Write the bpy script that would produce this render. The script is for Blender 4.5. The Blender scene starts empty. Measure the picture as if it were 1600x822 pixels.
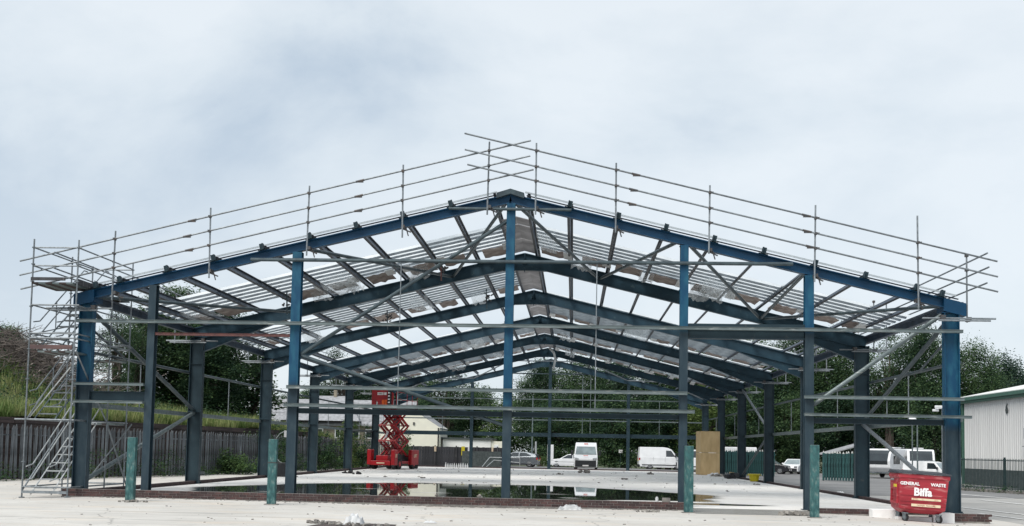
import bpy, math, random
from mathutils import Vector, Matrix, noise
rnd = random.Random(7)
scene = bpy.context.scene
COL = scene.collection

# ------------------------------------------------------------------ camera
FPX, CX, CZ, CD = 1600.0, 2.1186, 1.6728, 32.1985
YAW, PIT, ROL, PPY = -0.06069, 0.06404, -0.01965, 600.0
def cam_axes():
    c, s = math.cos(YAW), math.sin(YAW); cp, sp = math.cos(PIT), math.sin(PIT); cr, sr = math.cos(ROL), math.sin(ROL)
    xr = Vector((c, -s, 0)); yr = Vector((s, c, 0)); z = Vector((0, 0, 1))
    d = cp*yr + sp*z; u = -sp*yr + cp*z
    return cr*xr - sr*u, sr*xr + cr*u, d
rt, up, fw = cam_axes()
cam = bpy.data.cameras.new('camera'); camo = bpy.data.objects.new('camera', cam); COL.objects.link(camo)
m = Matrix((rt, up, -fw)).transposed().to_4x4(); m.translation = Vector((CX, -CD, CZ)); camo.matrix_world = m
cam.sensor_width = 36.0; cam.lens = 36.0*FPX/1600.0; cam.shift_y = (PPY-411.0)/1600.0
cam.clip_start = 0.2; cam.clip_end = 3000
scene.camera = camo

# ------------------------------------------------------------------ world, sun, exposure
SUN_EL, SUN_AZ = math.radians(52), math.radians(215)   # sun behind the camera, to the left (azimuth clockwise from +Y)
w = bpy.data.worlds.new('World'); scene.world = w; w.use_nodes = True
nt = w.node_tree; nt.nodes.clear(); N = nt.nodes.new; L = nt.links.new
out = N('ShaderNodeOutputWorld'); bg = N('ShaderNodeBackground'); bg.inputs['Strength'].default_value = 0.1
sky = N('ShaderNodeTexSky'); sky.sky_type = 'NISHITA'; sky.sun_disc = False; sky.sun_elevation = SUN_EL; sky.sun_rotation = SUN_AZ
tc = N('ShaderNodeTexCoord'); sep = N('ShaderNodeSeparateXYZ'); L(tc.outputs['Generated'], sep.inputs[0])
mp = N('ShaderNodeMapping'); mp.inputs['Scale'].default_value = (1.0, 1.0, 1.9); mp.inputs['Location'].default_value = (3.1, 1.7, 0.4)
L(tc.outputs['Generated'], mp.inputs[0])
n1 = N('ShaderNodeTexNoise'); n1.inputs['Scale'].default_value = 3.0; n1.inputs['Detail'].default_value = 9; n1.inputs['Roughness'].default_value = 0.56
n1.inputs['Distortion'].default_value = 0.25
L(mp.outputs[0], n1.inputs['Vector'])
n2 = N('ShaderNodeTexNoise'); n2.inputs['Scale'].default_value = 1.1; n2.inputs['Detail'].default_value = 3
L(mp.outputs[0], n2.inputs['Vector'])
ad = N('ShaderNodeMath'); ad.operation = 'MULTIPLY_ADD'; L(n2.outputs['Fac'], ad.inputs[0]); ad.inputs[1].default_value = 0.7; L(n1.outputs['Fac'], ad.inputs[2])
cr_ = N('ShaderNodeValToRGB'); e = cr_.color_ramp.elements
e[0].position = 0.68; e[0].color = (.535, .63, .73, 1); e[1].position = 1.04; e[1].color = (.82, .88, .925, 1)
e2 = cr_.color_ramp.elements.new(0.86); e2.color = (.725, .80, .86, 1)
L(ad.outputs[0], cr_.inputs[0])
# paler toward the horizon
hz = N('ShaderNodeMapRange'); hz.inputs['From Min'].default_value = 0.0; hz.inputs['From Max'].default_value = 0.30
hz.inputs['To Min'].default_value = 0.6; hz.inputs['To Max'].default_value = 0.0; L(sep.outputs['Z'], hz.inputs['Value'])
mh = N('ShaderNodeMixRGB'); L(hz.outputs[0], mh.inputs[0]); L(cr_.outputs[0], mh.inputs[1]); mh.inputs[2].default_value = (.79, .845, .885, 1)
mul = N('ShaderNodeVectorMath'); mul.operation = 'SCALE'; L(mh.outputs[0], mul.inputs[0]); mul.inputs['Scale'].default_value = 6.95
mx = N('ShaderNodeMixRGB'); mx.inputs[0].default_value = 0.10; L(mul.outputs[0], mx.inputs[1]); L(sky.outputs[0], mx.inputs[2])
L(mx.outputs[0], bg.inputs[0]); L(bg.outputs[0], out.inputs[0])
sl = bpy.data.lights.new('sun', 'SUN'); sl.energy = 2.2; sl.angle = math.radians(34); sl.color = (1, .96, .9)
so = bpy.data.objects.new('sun', sl); COL.objects.link(so)
sd = Vector((math.sin(SUN_AZ)*math.cos(SUN_EL), math.cos(SUN_AZ)*math.cos(SUN_EL), math.sin(SUN_EL)))
so.rotation_euler = sd.to_track_quat('Z', 'Y').to_euler(); so.location = sd*60
scene.view_settings.view_transform = 'Standard'; scene.view_settings.look = 'None'
scene.view_settings.exposure = 0.60; scene.view_settings.gamma = 1.0
scene.view_settings.use_curve_mapping = False

# ------------------------------------------------------------------ materials
def newmat(name):
    mt = bpy.data.materials.new(name); mt.use_nodes = True
    t = mt.node_tree; b = t.nodes['Principled BSDF']; return mt, t, b
def pmat(name, col, col2=None, rough=.6, metal=0, scale=6, detail=5, lo=.35, hi=.65, bump=0, bscale=30, stretch=None, alpha=None, trans=0, coord='Object', third=None, spec=.5):
    mt, t, b = newmat(name)
    b.inputs['Roughness'].default_value = rough; b.inputs['Metallic'].default_value = metal
    b.inputs['Specular IOR Level'].default_value = spec
    tc = t.nodes.new('ShaderNodeTexCoord'); mp = t.nodes.new('ShaderNodeMapping'); t.links.new(tc.outputs[coord], mp.inputs[0])
    if stretch: mp.inputs['Scale'].default_value = stretch
    c2 = col2 if col2 else tuple(min(1, x*.82) for x in col)
    n = t.nodes.new('ShaderNodeTexNoise'); n.inputs['Scale'].default_value = scale; n.inputs['Detail'].default_value = detail
    t.links.new(mp.outputs[0], n.inputs['Vector'])
    r = t.nodes.new('ShaderNodeValToRGB'); r.color_ramp.elements[0].position = lo; r.color_ramp.elements[1].position = hi
    r.color_ramp.elements[0].color = (*c2, 1); r.color_ramp.elements[1].color = (*col, 1)
    t.links.new(n.outputs['Fac'], r.inputs[0])
    src = r.outputs[0]
    if third:
        c3, sc3, lo3, hi3 = third
        n3 = t.nodes.new('ShaderNodeTexNoise'); n3.inputs['Scale'].default_value = sc3; n3.inputs['Detail'].default_value = 6
        t.links.new(mp.outputs[0], n3.inputs['Vector'])
        mr = t.nodes.new('ShaderNodeMapRange'); mr.inputs['From Min'].default_value = lo3; mr.inputs['From Max'].default_value = hi3
        t.links.new(n3.outputs['Fac'], mr.inputs['Value'])
        mxx = t.nodes.new('ShaderNodeMixRGB'); t.links.new(mr.outputs[0], mxx.inputs[0]); t.links.new(src, mxx.inputs[1]); mxx.inputs[2].default_value = (*c3, 1)
        src = mxx.outputs[0]
    t.links.new(src, b.inputs['Base Color'])
    if bump:
        n2 = t.nodes.new('ShaderNodeTexNoise'); n2.inputs['Scale'].default_value = bscale; n2.inputs['Detail'].default_value = 6
        t.links.new(mp.outputs[0], n2.inputs['Vector'])
        bp = t.nodes.new('ShaderNodeBump'); bp.inputs['Strength'].default_value = bump; bp.inputs['Distance'].default_value = .02
        t.links.new(n2.outputs['Fac'], bp.inputs['Height']); t.links.new(bp.outputs[0], b.inputs['Normal'])
    if trans:
        tr = t.nodes.new('ShaderNodeBsdfTranslucent'); t.links.new(src, tr.inputs[0])
        ms = t.nodes.new('ShaderNodeMixShader'); ms.inputs[0].default_value = trans
        o = t.nodes['Material Output']; t.links.new(b.outputs[0], ms.inputs[1]); t.links.new(tr.outputs[0], ms.inputs[2]); t.links.new(ms.outputs[0], o.inputs[0])
        last = ms.outputs[0]
    else: last = b.outputs[0]
    if alpha is not None:
        tp = t.nodes.new('ShaderNodeBsdfTransparent'); ms = t.nodes.new('ShaderNodeMixShader'); ms.inputs[0].default_value = alpha
        t.links.new(tp.outputs[0], ms.inputs[1]); t.links.new(last, ms.inputs[2]); t.links.new(ms.outputs[0], t.nodes['Material Output'].inputs[0])
    return mt
def two_paint(name, zcut, top=(.004, .052, .112), top2=(.014, .09, .15), low=(.018, .037, .052), low2=(.034, .056, .070)):
    """blue paint above an old cladding line at world height zcut, slate paint below it"""
    mt, t, b = newmat(name); b.inputs['Roughness'].default_value = .5; b.inputs['Specular IOR Level'].default_value = .3
    g = t.nodes.new('ShaderNodeNewGeometry'); s = t.nodes.new('ShaderNodeSeparateXYZ'); t.links.new(g.outputs['Position'], s.inputs[0])
    n = t.nodes.new('ShaderNodeTexNoise'); n.inputs['Scale'].default_value = 3.5; n.inputs['Detail'].default_value = 7
    mpn = t.nodes.new('ShaderNodeMapping'); mpn.inputs['Scale'].default_value = (1.6, 1.6, .6); t.links.new(g.outputs['Position'], mpn.inputs[0]); t.links.new(mpn.outputs[0], n.inputs['Vector'])
    def ramp(a, c):
        r = t.nodes.new('ShaderNodeValToRGB'); r.color_ramp.elements[0].position = .42; r.color_ramp.elements[1].position = .68
        r.color_ramp.elements[0].color = (*a, 1); r.color_ramp.elements[1].color = (*c, 1); t.links.new(n.outputs['Fac'], r.inputs[0]); return r
    mr = t.nodes.new('ShaderNodeMapRange'); mr.inputs['From Min'].default_value = zcut-.12; mr.inputs['From Max'].default_value = zcut+.12
    t.links.new(s.outputs['Z'], mr.inputs['Value'])
    mxx = t.nodes.new('ShaderNodeMixRGB'); t.links.new(mr.outputs[0], mxx.inputs[0]); t.links.new(ramp(low, low2).outputs[0], mxx.inputs[1]); t.links.new(ramp(top, top2).outputs[0], mxx.inputs[2])
    t.links.new(mxx.outputs[0], b.inputs['Base Color']); return mt

M = {}
M['slate_steel'] = pmat('slate_steel', (.021, .044, .057), (.012, .028, .039), rough=.5, scale=2.2, lo=.3, hi=.7, third=((.05, .06, .065), 5, .62, .75), spec=.3)
M['rafter_steel'] = pmat('rafter_steel', (.020, .055, .082), (.013, .036, .054), rough=.5, scale=2.0, lo=.3, hi=.7, third=((.05, .085, .10), 5, .60, .74), spec=.3)
M['blue_steel'] = pmat('blue_steel', (.004, .052, .118), (.003, .036, .085), rough=.45, scale=1.6, lo=.3, hi=.7, third=((.03, .085, .13), 6, .62, .8), spec=.3)
for k, z in (('p1', 9.9), ('p2', 3.6), ('p3', 3.0), ('p4', 5.5), ('cl', 3.55), ('crr', 2.6)): M[k] = two_paint('two_tone_steel_'+k, z)
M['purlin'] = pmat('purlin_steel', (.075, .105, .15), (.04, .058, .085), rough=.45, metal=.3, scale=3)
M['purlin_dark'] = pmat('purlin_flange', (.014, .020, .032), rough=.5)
M['rail'] = pmat('sheeting_rail', (.16, .195, .20), (.09, .12, .125), rough=.5, metal=.3, scale=4, stretch=(.4, 2, 2), third=((.30, .32, .31), 7, .58, .72))
M['tube_dark'] = pmat('weathered_tube', (.07, .10, .112), (.04, .058, .07), rough=.45, metal=.3, scale=4)
M['galv'] = pmat('galvanised_tube', (.24, .265, .285), (.15, .17, .185), rough=.5, metal=.35, scale=9)
M['alu'] = pmat('bare_aluminium', (.50, .52, .52), (.36, .38, .39), rough=.4, metal=.4, scale=8)
M['clamp'] = pmat('clamp_steel', (.07, .08, .09), (.10, .08, .07), rough=.6, metal=.4, scale=14)
M['redoxide'] = pmat('red_oxide', (.19, .075, .065), (.11, .05, .05), rough=.7)
M['old_board'] = pmat('old_board', (.13, .075, .07), (.08, .05, .05), rough=.8, scale=4, stretch=(.4, 2, 2))
M['teal'] = pmat('teal_paint', (.035, .125, .125), (.012, .062, .066), rough=.6, scale=5.5, stretch=(2, 2, 1), detail=8, lo=.38, hi=.62, third=((.13, .20, .19), 5, .52, .70))
M['sheet'] = pmat('roof_sheet', (.93, .95, .96), (.80, .83, .85), rough=.5, scale=1.1, detail=8, lo=.3, hi=.62, trans=.75, alpha=.86)
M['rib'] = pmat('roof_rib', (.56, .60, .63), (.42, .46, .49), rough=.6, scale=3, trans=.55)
M['sheet_old'] = pmat('roof_sheet_grey', (.84, .87, .89), (.66, .70, .73), rough=.6, scale=1.5, trans=.7, alpha=.95)
M['liner'] = pmat('liner_board', (.50, .44, .41), (.28, .22, .20), rough=.8, scale=2.5, detail=8, lo=.3, hi=.65, trans=.25)
M['liner_grey'] = pmat('ridge_lining', (.52, .51, .52), (.32, .31, .32), rough=.7, scale=1.6, detail=8, lo=.3, hi=.65, trans=.35)
M['white_pad'] = pmat('white_foam', (.82, .83, .83), (.68, .69, .70), rough=.7, scale=4, trans=.3)
M['net'] = pmat('clear_film', (.80, .84, .86), (.6, .64, .66), rough=.3, scale=8, alpha=.35, trans=.5)
M['edge'] = pmat('pale_edge_strip', (.55, .60, .62), (.45, .5, .53), rough=.5, scale=4, alpha=.6)
M['brick'] = pmat('brown_brick', (.062, .038, .037), (.030, .020, .022), rough=.85, scale=5, bump=.4)
M['brick2'] = pmat('red_brown_brick', (.085, .045, .042), (.045, .028, .028), rough=.85, scale=5, bump=.4)
M['mortar'] = pmat('mortar', (.22, .20, .185), (.12, .105, .10), rough=.9, scale=8)
M['footing'] = pmat('concrete_footing', (.25, .235, .215), (.14, .13, .125), rough=.9, scale=4, bump=.3)
M['poly_white'] = pmat('polystyrene', (.88, .88, .87), (.78, .78, .77), rough=.8, scale=4)
M['black'] = pmat('black_rubber', (.012, .012, .014), rough=.7)
M['dark_plastic'] = pmat('dark_plastic', (.02, .022, .026), rough=.45)
M['glass'] = pmat('dark_glass', (.03, .04, .045), (.02, .026, .03), rough=.06, scale=1, spec=.9)
M['screen'] = pmat('windscreen_glass', (.26, .32, .33), (.17, .21, .22), rough=.08, scale=1.5, spec=.8)
M['white_paint'] = pmat('white_paint', (.80, .81, .82), (.74, .75, .76), rough=.28, scale=2)
M['red_paint'] = pmat('red_paint', (.42, .012, .018), (.27, .008, .014), rough=.38, scale=3, lo=.3, hi=.7)
M['bin_red'] = pmat('bin_red', (.40, .026, .042), (.27, .016, .028), rough=.55, scale=3.0, stretch=(.6, 1, 2.5), detail=8, lo=.32, hi=.66, third=((.48, .16, .16), 5, .55, .72), bump=.15, bscale=3)
M['lid'] = pmat('bin_lid', (.032, .036, .045), rough=.55)
M['yellow'] = pmat('yellow_plastic', (.75, .62, .03), (.60, .48, .02), rough=.5)
M['orange'] = pmat('orange_cloth', (.85, .14, .03), rough=.7)
M['letter'] = pmat('white_lettering', (.82, .80, .80), (.70, .62, .62), rough=.5, scale=14, lo=.25, hi=.45)
M['letter_red'] = pmat('red_lettering', (.65, .08, .04), rough=.5)
M['sticker'] = pmat('cream_sticker', (.72, .60, .42), (.58, .36, .25), rough=.5, scale=9, lo=.35, hi=.5)
M['grey_paint'] = pmat('grey_car_paint', (.20, .22, .24), rough=.25, metal=.6, scale=2)
M['black_paint'] = pmat('black_car_paint', (.02, .022, .026), rough=.2, scale=2)
M['chrome'] = pmat('silver_trim', (.55, .56, .57), rough=.25, metal=.9)
M['taillight'] = pmat('red_lamp_lens', (.4, .01, .01), rough=.2)
M['ply'] = pmat('plywood', (.66, .48, .25), (.52, .35, .17), rough=.75, scale=1.4, stretch=(3, 3, .8), detail=8, lo=.3, hi=.7)
M['slate_roof'] = pmat('slate_roof', (.33, .335, .35), (.21, .215, .225), rough=.8, scale=2.5, detail=8)
M['stone'] = pmat('stone_wall', (.30, .26, .20), (.17, .15, .12), rough=.9, scale=3, bump=.3)
M['cream'] = pmat('cream_render', (.78, .76, .64), (.72, .70, .60), rough=.9, scale=1.2)
M['white_render'] = pmat('white_render', (.80, .80, .77), (.72, .72, .69), rough=.9, scale=1)
M['wood_dark'] = pmat('stained_boards', (.055, .055, .06), (.03, .03, .034), rough=.85, scale=2, stretch=(3, 3, .5), third=((.12, .12, .12), 3, .6, .75))
M['sleeper'] = pmat('sleeper_timber', (.075, .055, .05), (.035, .027, .027), rough=.9, scale=2, stretch=(.3, .3, 3))
M['palisade'] = pmat('galvanised_pale', (.20, .22, .24), (.09, .10, .11), rough=.55, metal=.3, scale=3, stretch=(1, 1, .4), third=((.04, .045, .05), 1.2, .50, .62))
M['green_pale'] = pmat('green_pale', (.022, .085, .085), (.006, .038, .040), rough=.5)
M['bar_green'] = pmat('bar_green', (.016, .040, .042), (.010, .026, .028), rough=.5)
M['pale_tip'] = pmat('white_pale_tip', (.72, .74, .72), rough=.6)
M['cladding'] = pmat('warehouse_cladding', (.62, .62, .61), (.55, .55, .545), rough=.5, scale=1.5, stretch=(1, 1, .2))
M['wh_roof'] = pmat('warehouse_roof', (.72, .72, .70), (.65, .65, .63), rough=.6, scale=2)
M['green_trim'] = pmat('green_trim', (.05, .13, .095), (.04, .10, .075), rough=.5)
M['plinth'] = pmat('dark_plinth', (.07, .085, .085), (.04, .05, .05), rough=.9)
M['bark'] = pmat('bark', (.11, .09, .075), (.05, .04, .035), rough=.95, scale=4, stretch=(3, 3, .6), bump=.5)
M['twig'] = pmat('dead_twigs', (.21, .18, .16), (.09, .075, .068), rough=.95, scale=1.5)
M['rubble'] = pmat('rubble', (.35, .33, .30), (.15, .14, .13), rough=.95, scale=6, bump=.5)
M['film'] = pmat('crumpled_film', (.80, .81, .82), (.45, .47, .48), rough=.25, scale=9, alpha=.55)
M['rope'] = pmat('rope', (.35, .38, .38), rough=.8)
M['line_paint'] = pmat('road_line_paint', (.74, .74, .72), (.45, .45, .45), rough=.7, scale=3, lo=.3, hi=.5)

def leafmat(name, dark, mid, light, trans=.38):
    mt, t, b = newmat(name); b.inputs['Roughness'].default_value = .6; b.inputs['Specular IOR Level'].default_value = .25
    g = t.nodes.new('ShaderNodeNewGeometry'); r = t.nodes.new('ShaderNodeValToRGB')
    oi = t.nodes.new('ShaderNodeObjectInfo'); tc = t.nodes.new('ShaderNodeTexCoord')
    n = t.nodes.new('ShaderNodeTexNoise'); n.inputs['Scale'].default_value = .55; n.inputs['Detail'].default_value = 2; t.links.new(tc.outputs['Object'], n.inputs['Vector'])
    a = t.nodes.new('ShaderNodeMath'); a.operation = 'MULTIPLY_ADD'; t.links.new(g.outputs['Random Per Island'], a.inputs[0]); a.inputs[1].default_value = .45; t.links.new(n.outputs['Fac'], a.inputs[2])
    a2 = t.nodes.new('ShaderNodeMath'); a2.operation = 'MULTIPLY_ADD'; t.links.new(oi.outputs['Random'], a2.inputs[0]); a2.inputs[1].default_value = .22; t.links.new(a.outputs[0], a2.inputs[2])
    r.color_ramp.elements[0].position = .45; r.color_ramp.elements[1].position = 1.1; r.color_ramp.elements[0].color = (*dark, 1); r.color_ramp.elements[1].color = (*light, 1)
    em = r.color_ramp.elements.new(.8); em.color = (*mid, 1)
    t.links.new(a2.outputs[0], r.inputs[0]); t.links.new(r.outputs[0], b.inputs['Base Color'])
    tr = t.nodes.new('ShaderNodeBsdfTranslucent'); t.links.new(r.outputs[0], tr.inputs[0]); ms = t.nodes.new('ShaderNodeMixShader'); ms.inputs[0].default_value = trans
    t.links.new(b.outputs[0], ms.inputs[1]); t.links.new(tr.outputs[0], ms.inputs[2]); t.links.new(ms.outputs[0], t.nodes['Material Output'].inputs[0]); return mt
M['leaf'] = leafmat('dark_leaves', (.013, .034, .020), (.036, .078, .040), (.11, .18, .075))
M['leaf_blue'] = leafmat('blue_green_leaves', (.022, .050, .038), (.05, .10, .07), (.11, .17, .11))
M['leaf_light'] = leafmat('light_leaves', (.03, .07, .02), (.07, .13, .04), (.16, .22, .07))
M['grass'] = leafmat('long_grass', (.065, .12, .03), (.15, .22, .065), (.31, .33, .14), .35)
M['weeds'] = leafmat('weeds', (.015, .045, .02), (.035, .08, .035), (.09, .15, .05))

def vary(mat, amount):
    # each separate piece a little lighter or darker than its neighbours
    t = mat.node_tree; b = t.nodes['Principled BSDF']; src = b.inputs['Base Color'].links[0].from_socket
    oi = t.nodes.new('ShaderNodeObjectInfo'); mr = t.nodes.new('ShaderNodeMapRange'); mr.inputs['To Min'].default_value = 1-amount; mr.inputs['To Max'].default_value = 1+amount
    t.links.new(oi.outputs['Random'], mr.inputs['Value']); sc = t.nodes.new('ShaderNodeVectorMath'); sc.operation = 'SCALE'
    t.links.new(src, sc.inputs[0]); t.links.new(mr.outputs[0], sc.inputs['Scale']); t.links.new(sc.outputs[0], b.inputs['Base Color'])
for k, a in (('palisade', .38), ('brick', .3), ('brick2', .3), ('wood_dark', .3), ('sleeper', .35), ('slate_steel', .12), ('cladding', .035), ('liner', .25), ('rail', .15), ('galv', .15), ('green_pale', .2)): vary(M[k], a)

# slab and yard concrete
def concrete(name, base, dark, warm, crack=True, damp=False):
    mt, t, b = newmat(name); b.inputs['Roughness'].default_value = .85
    g = t.nodes.new('ShaderNodeNewGeometry')
    def nz(scale, stretch, lo, hi, det=7):
        mp = t.nodes.new('ShaderNodeMapping'); mp.inputs['Scale'].default_value = stretch; t.links.new(g.outputs['Position'], mp.inputs[0])
        n = t.nodes.new('ShaderNodeTexNoise'); n.inputs['Scale'].default_value = scale; n.inputs['Detail'].default_value = det; n.inputs['Roughness'].default_value = .62
        t.links.new(mp.outputs[0], n.inputs['Vector'])
        mr = t.nodes.new('ShaderNodeMapRange'); mr.inputs['From Min'].default_value = lo; mr.inputs['From Max'].default_value = hi; t.links.new(n.outputs['Fac'], mr.inputs['Value']); return mr.outputs[0]
    def mix(f, a, c, k=1):
        mm = t.nodes.new('ShaderNodeMixRGB')
        if k != 1:
            q = t.nodes.new('ShaderNodeMath'); q.operation = 'MULTIPLY'; t.links.new(f, q.inputs[0]); q.inputs[1].default_value = k; f = q.outputs[0]
        t.links.new(f, mm.inputs[0])
        if isinstance(a, tuple): mm.inputs[1].default_value = (*a, 1)
        else: t.links.new(a, mm.inputs[1])
        mm.inputs[2].default_value = (*c, 1); return mm.outputs[0]
    c = mix(nz(.35, (.5, 1, 1), .4, .65), base, dark, .8)
    c = mix(nz(.9, (.35, 1.2, 1), .52, .70), c, warm, .7)
    c = mix(nz(5, (.4, 1, 1), .58, .72), c, tuple(x*.58 for x in base), .75)
    c = mix(nz(24, (1, 1, 1), .62, .70), c, tuple(x*.45 for x in base), .7)
    c = mix(nz(.55, (.10, 1.6, 1), .62, .68), c, tuple(x*.40 for x in base), .65)
    if crack:
        v = t.nodes.new('ShaderNodeTexVoronoi'); v.feature = 'DISTANCE_TO_EDGE'; v.inputs['Scale'].default_value = .16
        nn = t.nodes.new('ShaderNodeTexNoise'); nn.inputs['Scale'].default_value = .8; nn.inputs['Detail'].default_value = 6; t.links.new(g.outputs['Position'], nn.inputs['Vector'])
        va = t.nodes.new('ShaderNodeVectorMath'); va.operation = 'MULTIPLY_ADD'; t.links.new(nn.outputs['Color'], va.inputs[0]); va.inputs[1].default_value = (1.2, 1.2, 0); t.links.new(g.outputs['Position'], va.inputs[2])
        t.links.new(va.outputs[0], v.inputs['Vector'])
        mr = t.nodes.new('ShaderNodeMapRange'); mr.inputs['From Min'].default_value = .0; mr.inputs['From Max'].default_value = .004; mr.inputs['To Min'].default_value = .75; mr.inputs['To Max'].default_value = 0
        t.links.new(v.outputs['Distance'], mr.inputs['Value']); c = mix(mr.outputs[0], c, tuple(x*.3 for x in base))
    if damp:
        sz = t.nodes.new('ShaderNodeSeparateXYZ'); t.links.new(g.outputs['Position'], sz.inputs[0])
        md = t.nodes.new('ShaderNodeMapRange'); md.inputs['From Min'].default_value = -.0035; md.inputs['From Max'].default_value = -.0085; t.links.new(sz.outputs['Z'], md.inputs['Value'])
        c = mix(md.outputs[0], c, (.20, .19, .165), .85)
        q = t.nodes.new('ShaderNodeMapRange'); q.inputs['To Min'].default_value = .85; q.inputs['To Max'].default_value = .25; t.links.new(md.outputs[0], q.inputs['Value']); t.links.new(q.outputs[0], b.inputs['Roughness'])
    t.links.new(c, b.inputs['Base Color'])
    n2 = t.nodes.new('ShaderNodeTexNoise'); n2.inputs['Scale'].default_value = 9; n2.inputs['Detail'].default_value = 8; t.links.new(g.outputs['Position'], n2.inputs['Vector'])
    bp = t.nodes.new('ShaderNodeBump'); bp.inputs['Strength'].default_value = .35; bp.inputs['Distance'].default_value = .02; t.links.new(n2.outputs['Fac'], bp.inputs['Height']); t.links.new(bp.outputs[0], b.inputs['Normal'])
    return mt
M['slab'] = concrete('slab_concrete', (.76, .745, .72), (.62, .60, .57), (.70, .66, .60), damp=True)
M['yard'] = concrete('yard_concrete', (.57, .55, .515), (.42, .40, .37), (.56, .48, .39))
M['asphalt'] = concrete('worn_asphalt', (.21, .21, .21), (.13, .13, .135), (.27, .26, .25), crack=False)
M['apron_grey'] = concrete('grey_concrete', (.36, .355, .34), (.26, .255, .25), (.40, .38, .34), crack=False)
M['soil'] = pmat('soil_and_grass', (.08, .10, .04), (.05, .05, .03), rough=1, scale=.6, bump=.4, bscale=4)
mt, t, b = newmat('still_water'); b.inputs['Base Color'].default_value = (.035, .042, .036, 1); b.inputs['Roughness'].default_value = .015; b.inputs['Specular IOR Level'].default_value = .9; b.inputs['IOR'].default_value = 1.45
nn = t.nodes.new('ShaderNodeTexNoise'); nn.inputs['Scale'].default_value = 2.5; g = t.nodes.new('ShaderNodeNewGeometry'); t.links.new(g.outputs['Position'], nn.inputs['Vector'])
bp = t.nodes.new('ShaderNodeBump'); bp.inputs['Strength'].default_value = .012; bp.inputs['Distance'].default_value = .02; t.links.new(nn.outputs['Fac'], bp.inputs['Height']); t.links.new(bp.outputs[0], b.inputs['Normal'])
M['water'] = mt

# ------------------------------------------------------------------ mesh helpers
class MB:
    def __init__(s): s.v = []; s.f = []; s.mi = []; s.m = 0
    def face(s, idx): s.f.append(idx); s.mi.append(s.m)
    def poly(s, pts):
        n = len(s.v); s.v += [tuple(p) for p in pts]; s.face(list(range(n, n+len(pts)))); return s
    def hexa(s, p):
        n = len(s.v); s.v += [tuple(q) for q in p]
        for q in ((0, 3, 2, 1), (4, 5, 6, 7), (0, 1, 5, 4), (1, 2, 6, 5), (2, 3, 7, 6), (3, 0, 4, 7)): s.face([n+i for i in q])
        return s
    def box(s, x0, x1, y0, y1, z0, z1):
        return s.hexa([(x0, y0, z0), (x1, y0, z0), (x1, y1, z0), (x0, y1, z0), (x0, y0, z1), (x1, y0, z1), (x1, y1, z1), (x0, y1, z1)])
    def cbox(s, cx, cy, cz, sx, sy, sz): return s.box(cx-sx/2, cx+sx/2, cy-sy/2, cy+sy/2, cz-sz/2, cz+sz/2)
    def obox(s, p, q, a, b):
        """box from p to q with half-width vectors a and b"""
        p, q, a, b = Vector(p), Vector(q), Vector(a), Vector(b)
        return s.hexa([p-a-b, p+a-b, p+a+b, p-a+b, q-a-b, q+a-b, q+a+b, q-a+b])
    def ibeam(s, p, q, dep, D, W, tf=.03, tw=.025):
        p, q = Vector(p), Vector(q); d = (q-p).normalized(); dep = Vector(dep); dep = (dep-d*dep.dot(d)).normalized(); wid = d.cross(dep)
        o = dep*(D/2-tf/2)
        for k in (-1, 1): s.obox(p+o*k, q+o*k, wid*W/2, dep*tf/2)
        return s.obox(p, q, wid*tw/2, dep*(D/2-tf))
    def tube(s, p, q, r, n=8, r2=None, cap=True):
        p, q = Vector(p), Vector(q); d = (q-p).normalized(); a = d.orthogonal().normalized(); b = d.cross(a); r2 = r if r2 is None else r2
        k = len(s.v)
        for c, rr in ((p, r), (q, r2)):
            for i in range(n):
                t = 2*math.pi*i/n; s.v.append(tuple(c+a*rr*math.cos(t)+b*rr*math.sin(t)))
        for i in range(n): j = (i+1) % n; s.face([k+i, k+j, k+n+j, k+n+i])
        if cap: s.face([k+i for i in range(n)][::-1]); s.face([k+n+i for i in range(n)])
        return s
    def path(s, pts, r, n=6):
        for a, b in zip(pts[:-1], pts[1:]): s.tube(a, b, r, n)
        return s
    def disc(s, c, ax, r, h, n=16, r2=None):
        c = Vector(c); ax = Vector(ax).normalized(); return s.tube(c-ax*h/2, c+ax*h/2, r, n, r2)
    def mesh(s, name, mats, smooth=False):
        me = bpy.data.meshes.new(name); me.from_pydata(s.v, [], s.f)
        for mm in (mats if isinstance(mats, (list, tuple)) else [mats]): me.materials.append(M[mm] if isinstance(mm, str) else mm)
        if any(s.mi): me.polygons.foreach_set('material_index', s.mi)
        if smooth: me.polygons.foreach_set('use_smooth', [True]*len(me.polygons))
        me.validate(); me.update(); return me
    def obj(s, name, mats, parent=None, smooth=False): return put(name, s.mesh(name, mats, smooth), parent)
def put(name, me, parent=None, loc=None, rot=None, scale=None):
    o = bpy.data.objects.new(name, me); COL.objects.link(o)
    if parent: o.parent = parent
    if loc: o.location = loc
    if rot: o.rotation_euler = rot
    if scale: o.scale = scale
    return o
def thing(name, label, cat, loc=(0, 0, 0), rz=0, group=None, rot=None):
    o = bpy.data.objects.new(name, None); COL.objects.link(o); o.location = loc; o.rotation_euler = rot if rot else (0, 0, rz); o.empty_display_size = .3
    return tag(o, label, cat, group)
def tag(o, label, cat, group=None):
    o['label'] = label; o['category'] = cat
    if group: o['group'] = group
    return o
def struct(o, kind='structure'): o['kind'] = kind; return o
def copy_tree(src, label, loc, rz=None, group=None, scale=None):
    c = src.copy(); COL.objects.link(c); c.location = loc; c['label'] = label
    if rz is not None: c.rotation_euler = (0, 0, rz)
    if scale: c.scale = (scale,)*3
    if group: c['group'] = group
    def rec(a, b):
        for ch in list(a.children):
            if ch == c: continue
            d = ch.copy(); COL.objects.link(d); d.parent = b; rec(ch, d)
    rec(src, c); return c
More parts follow.
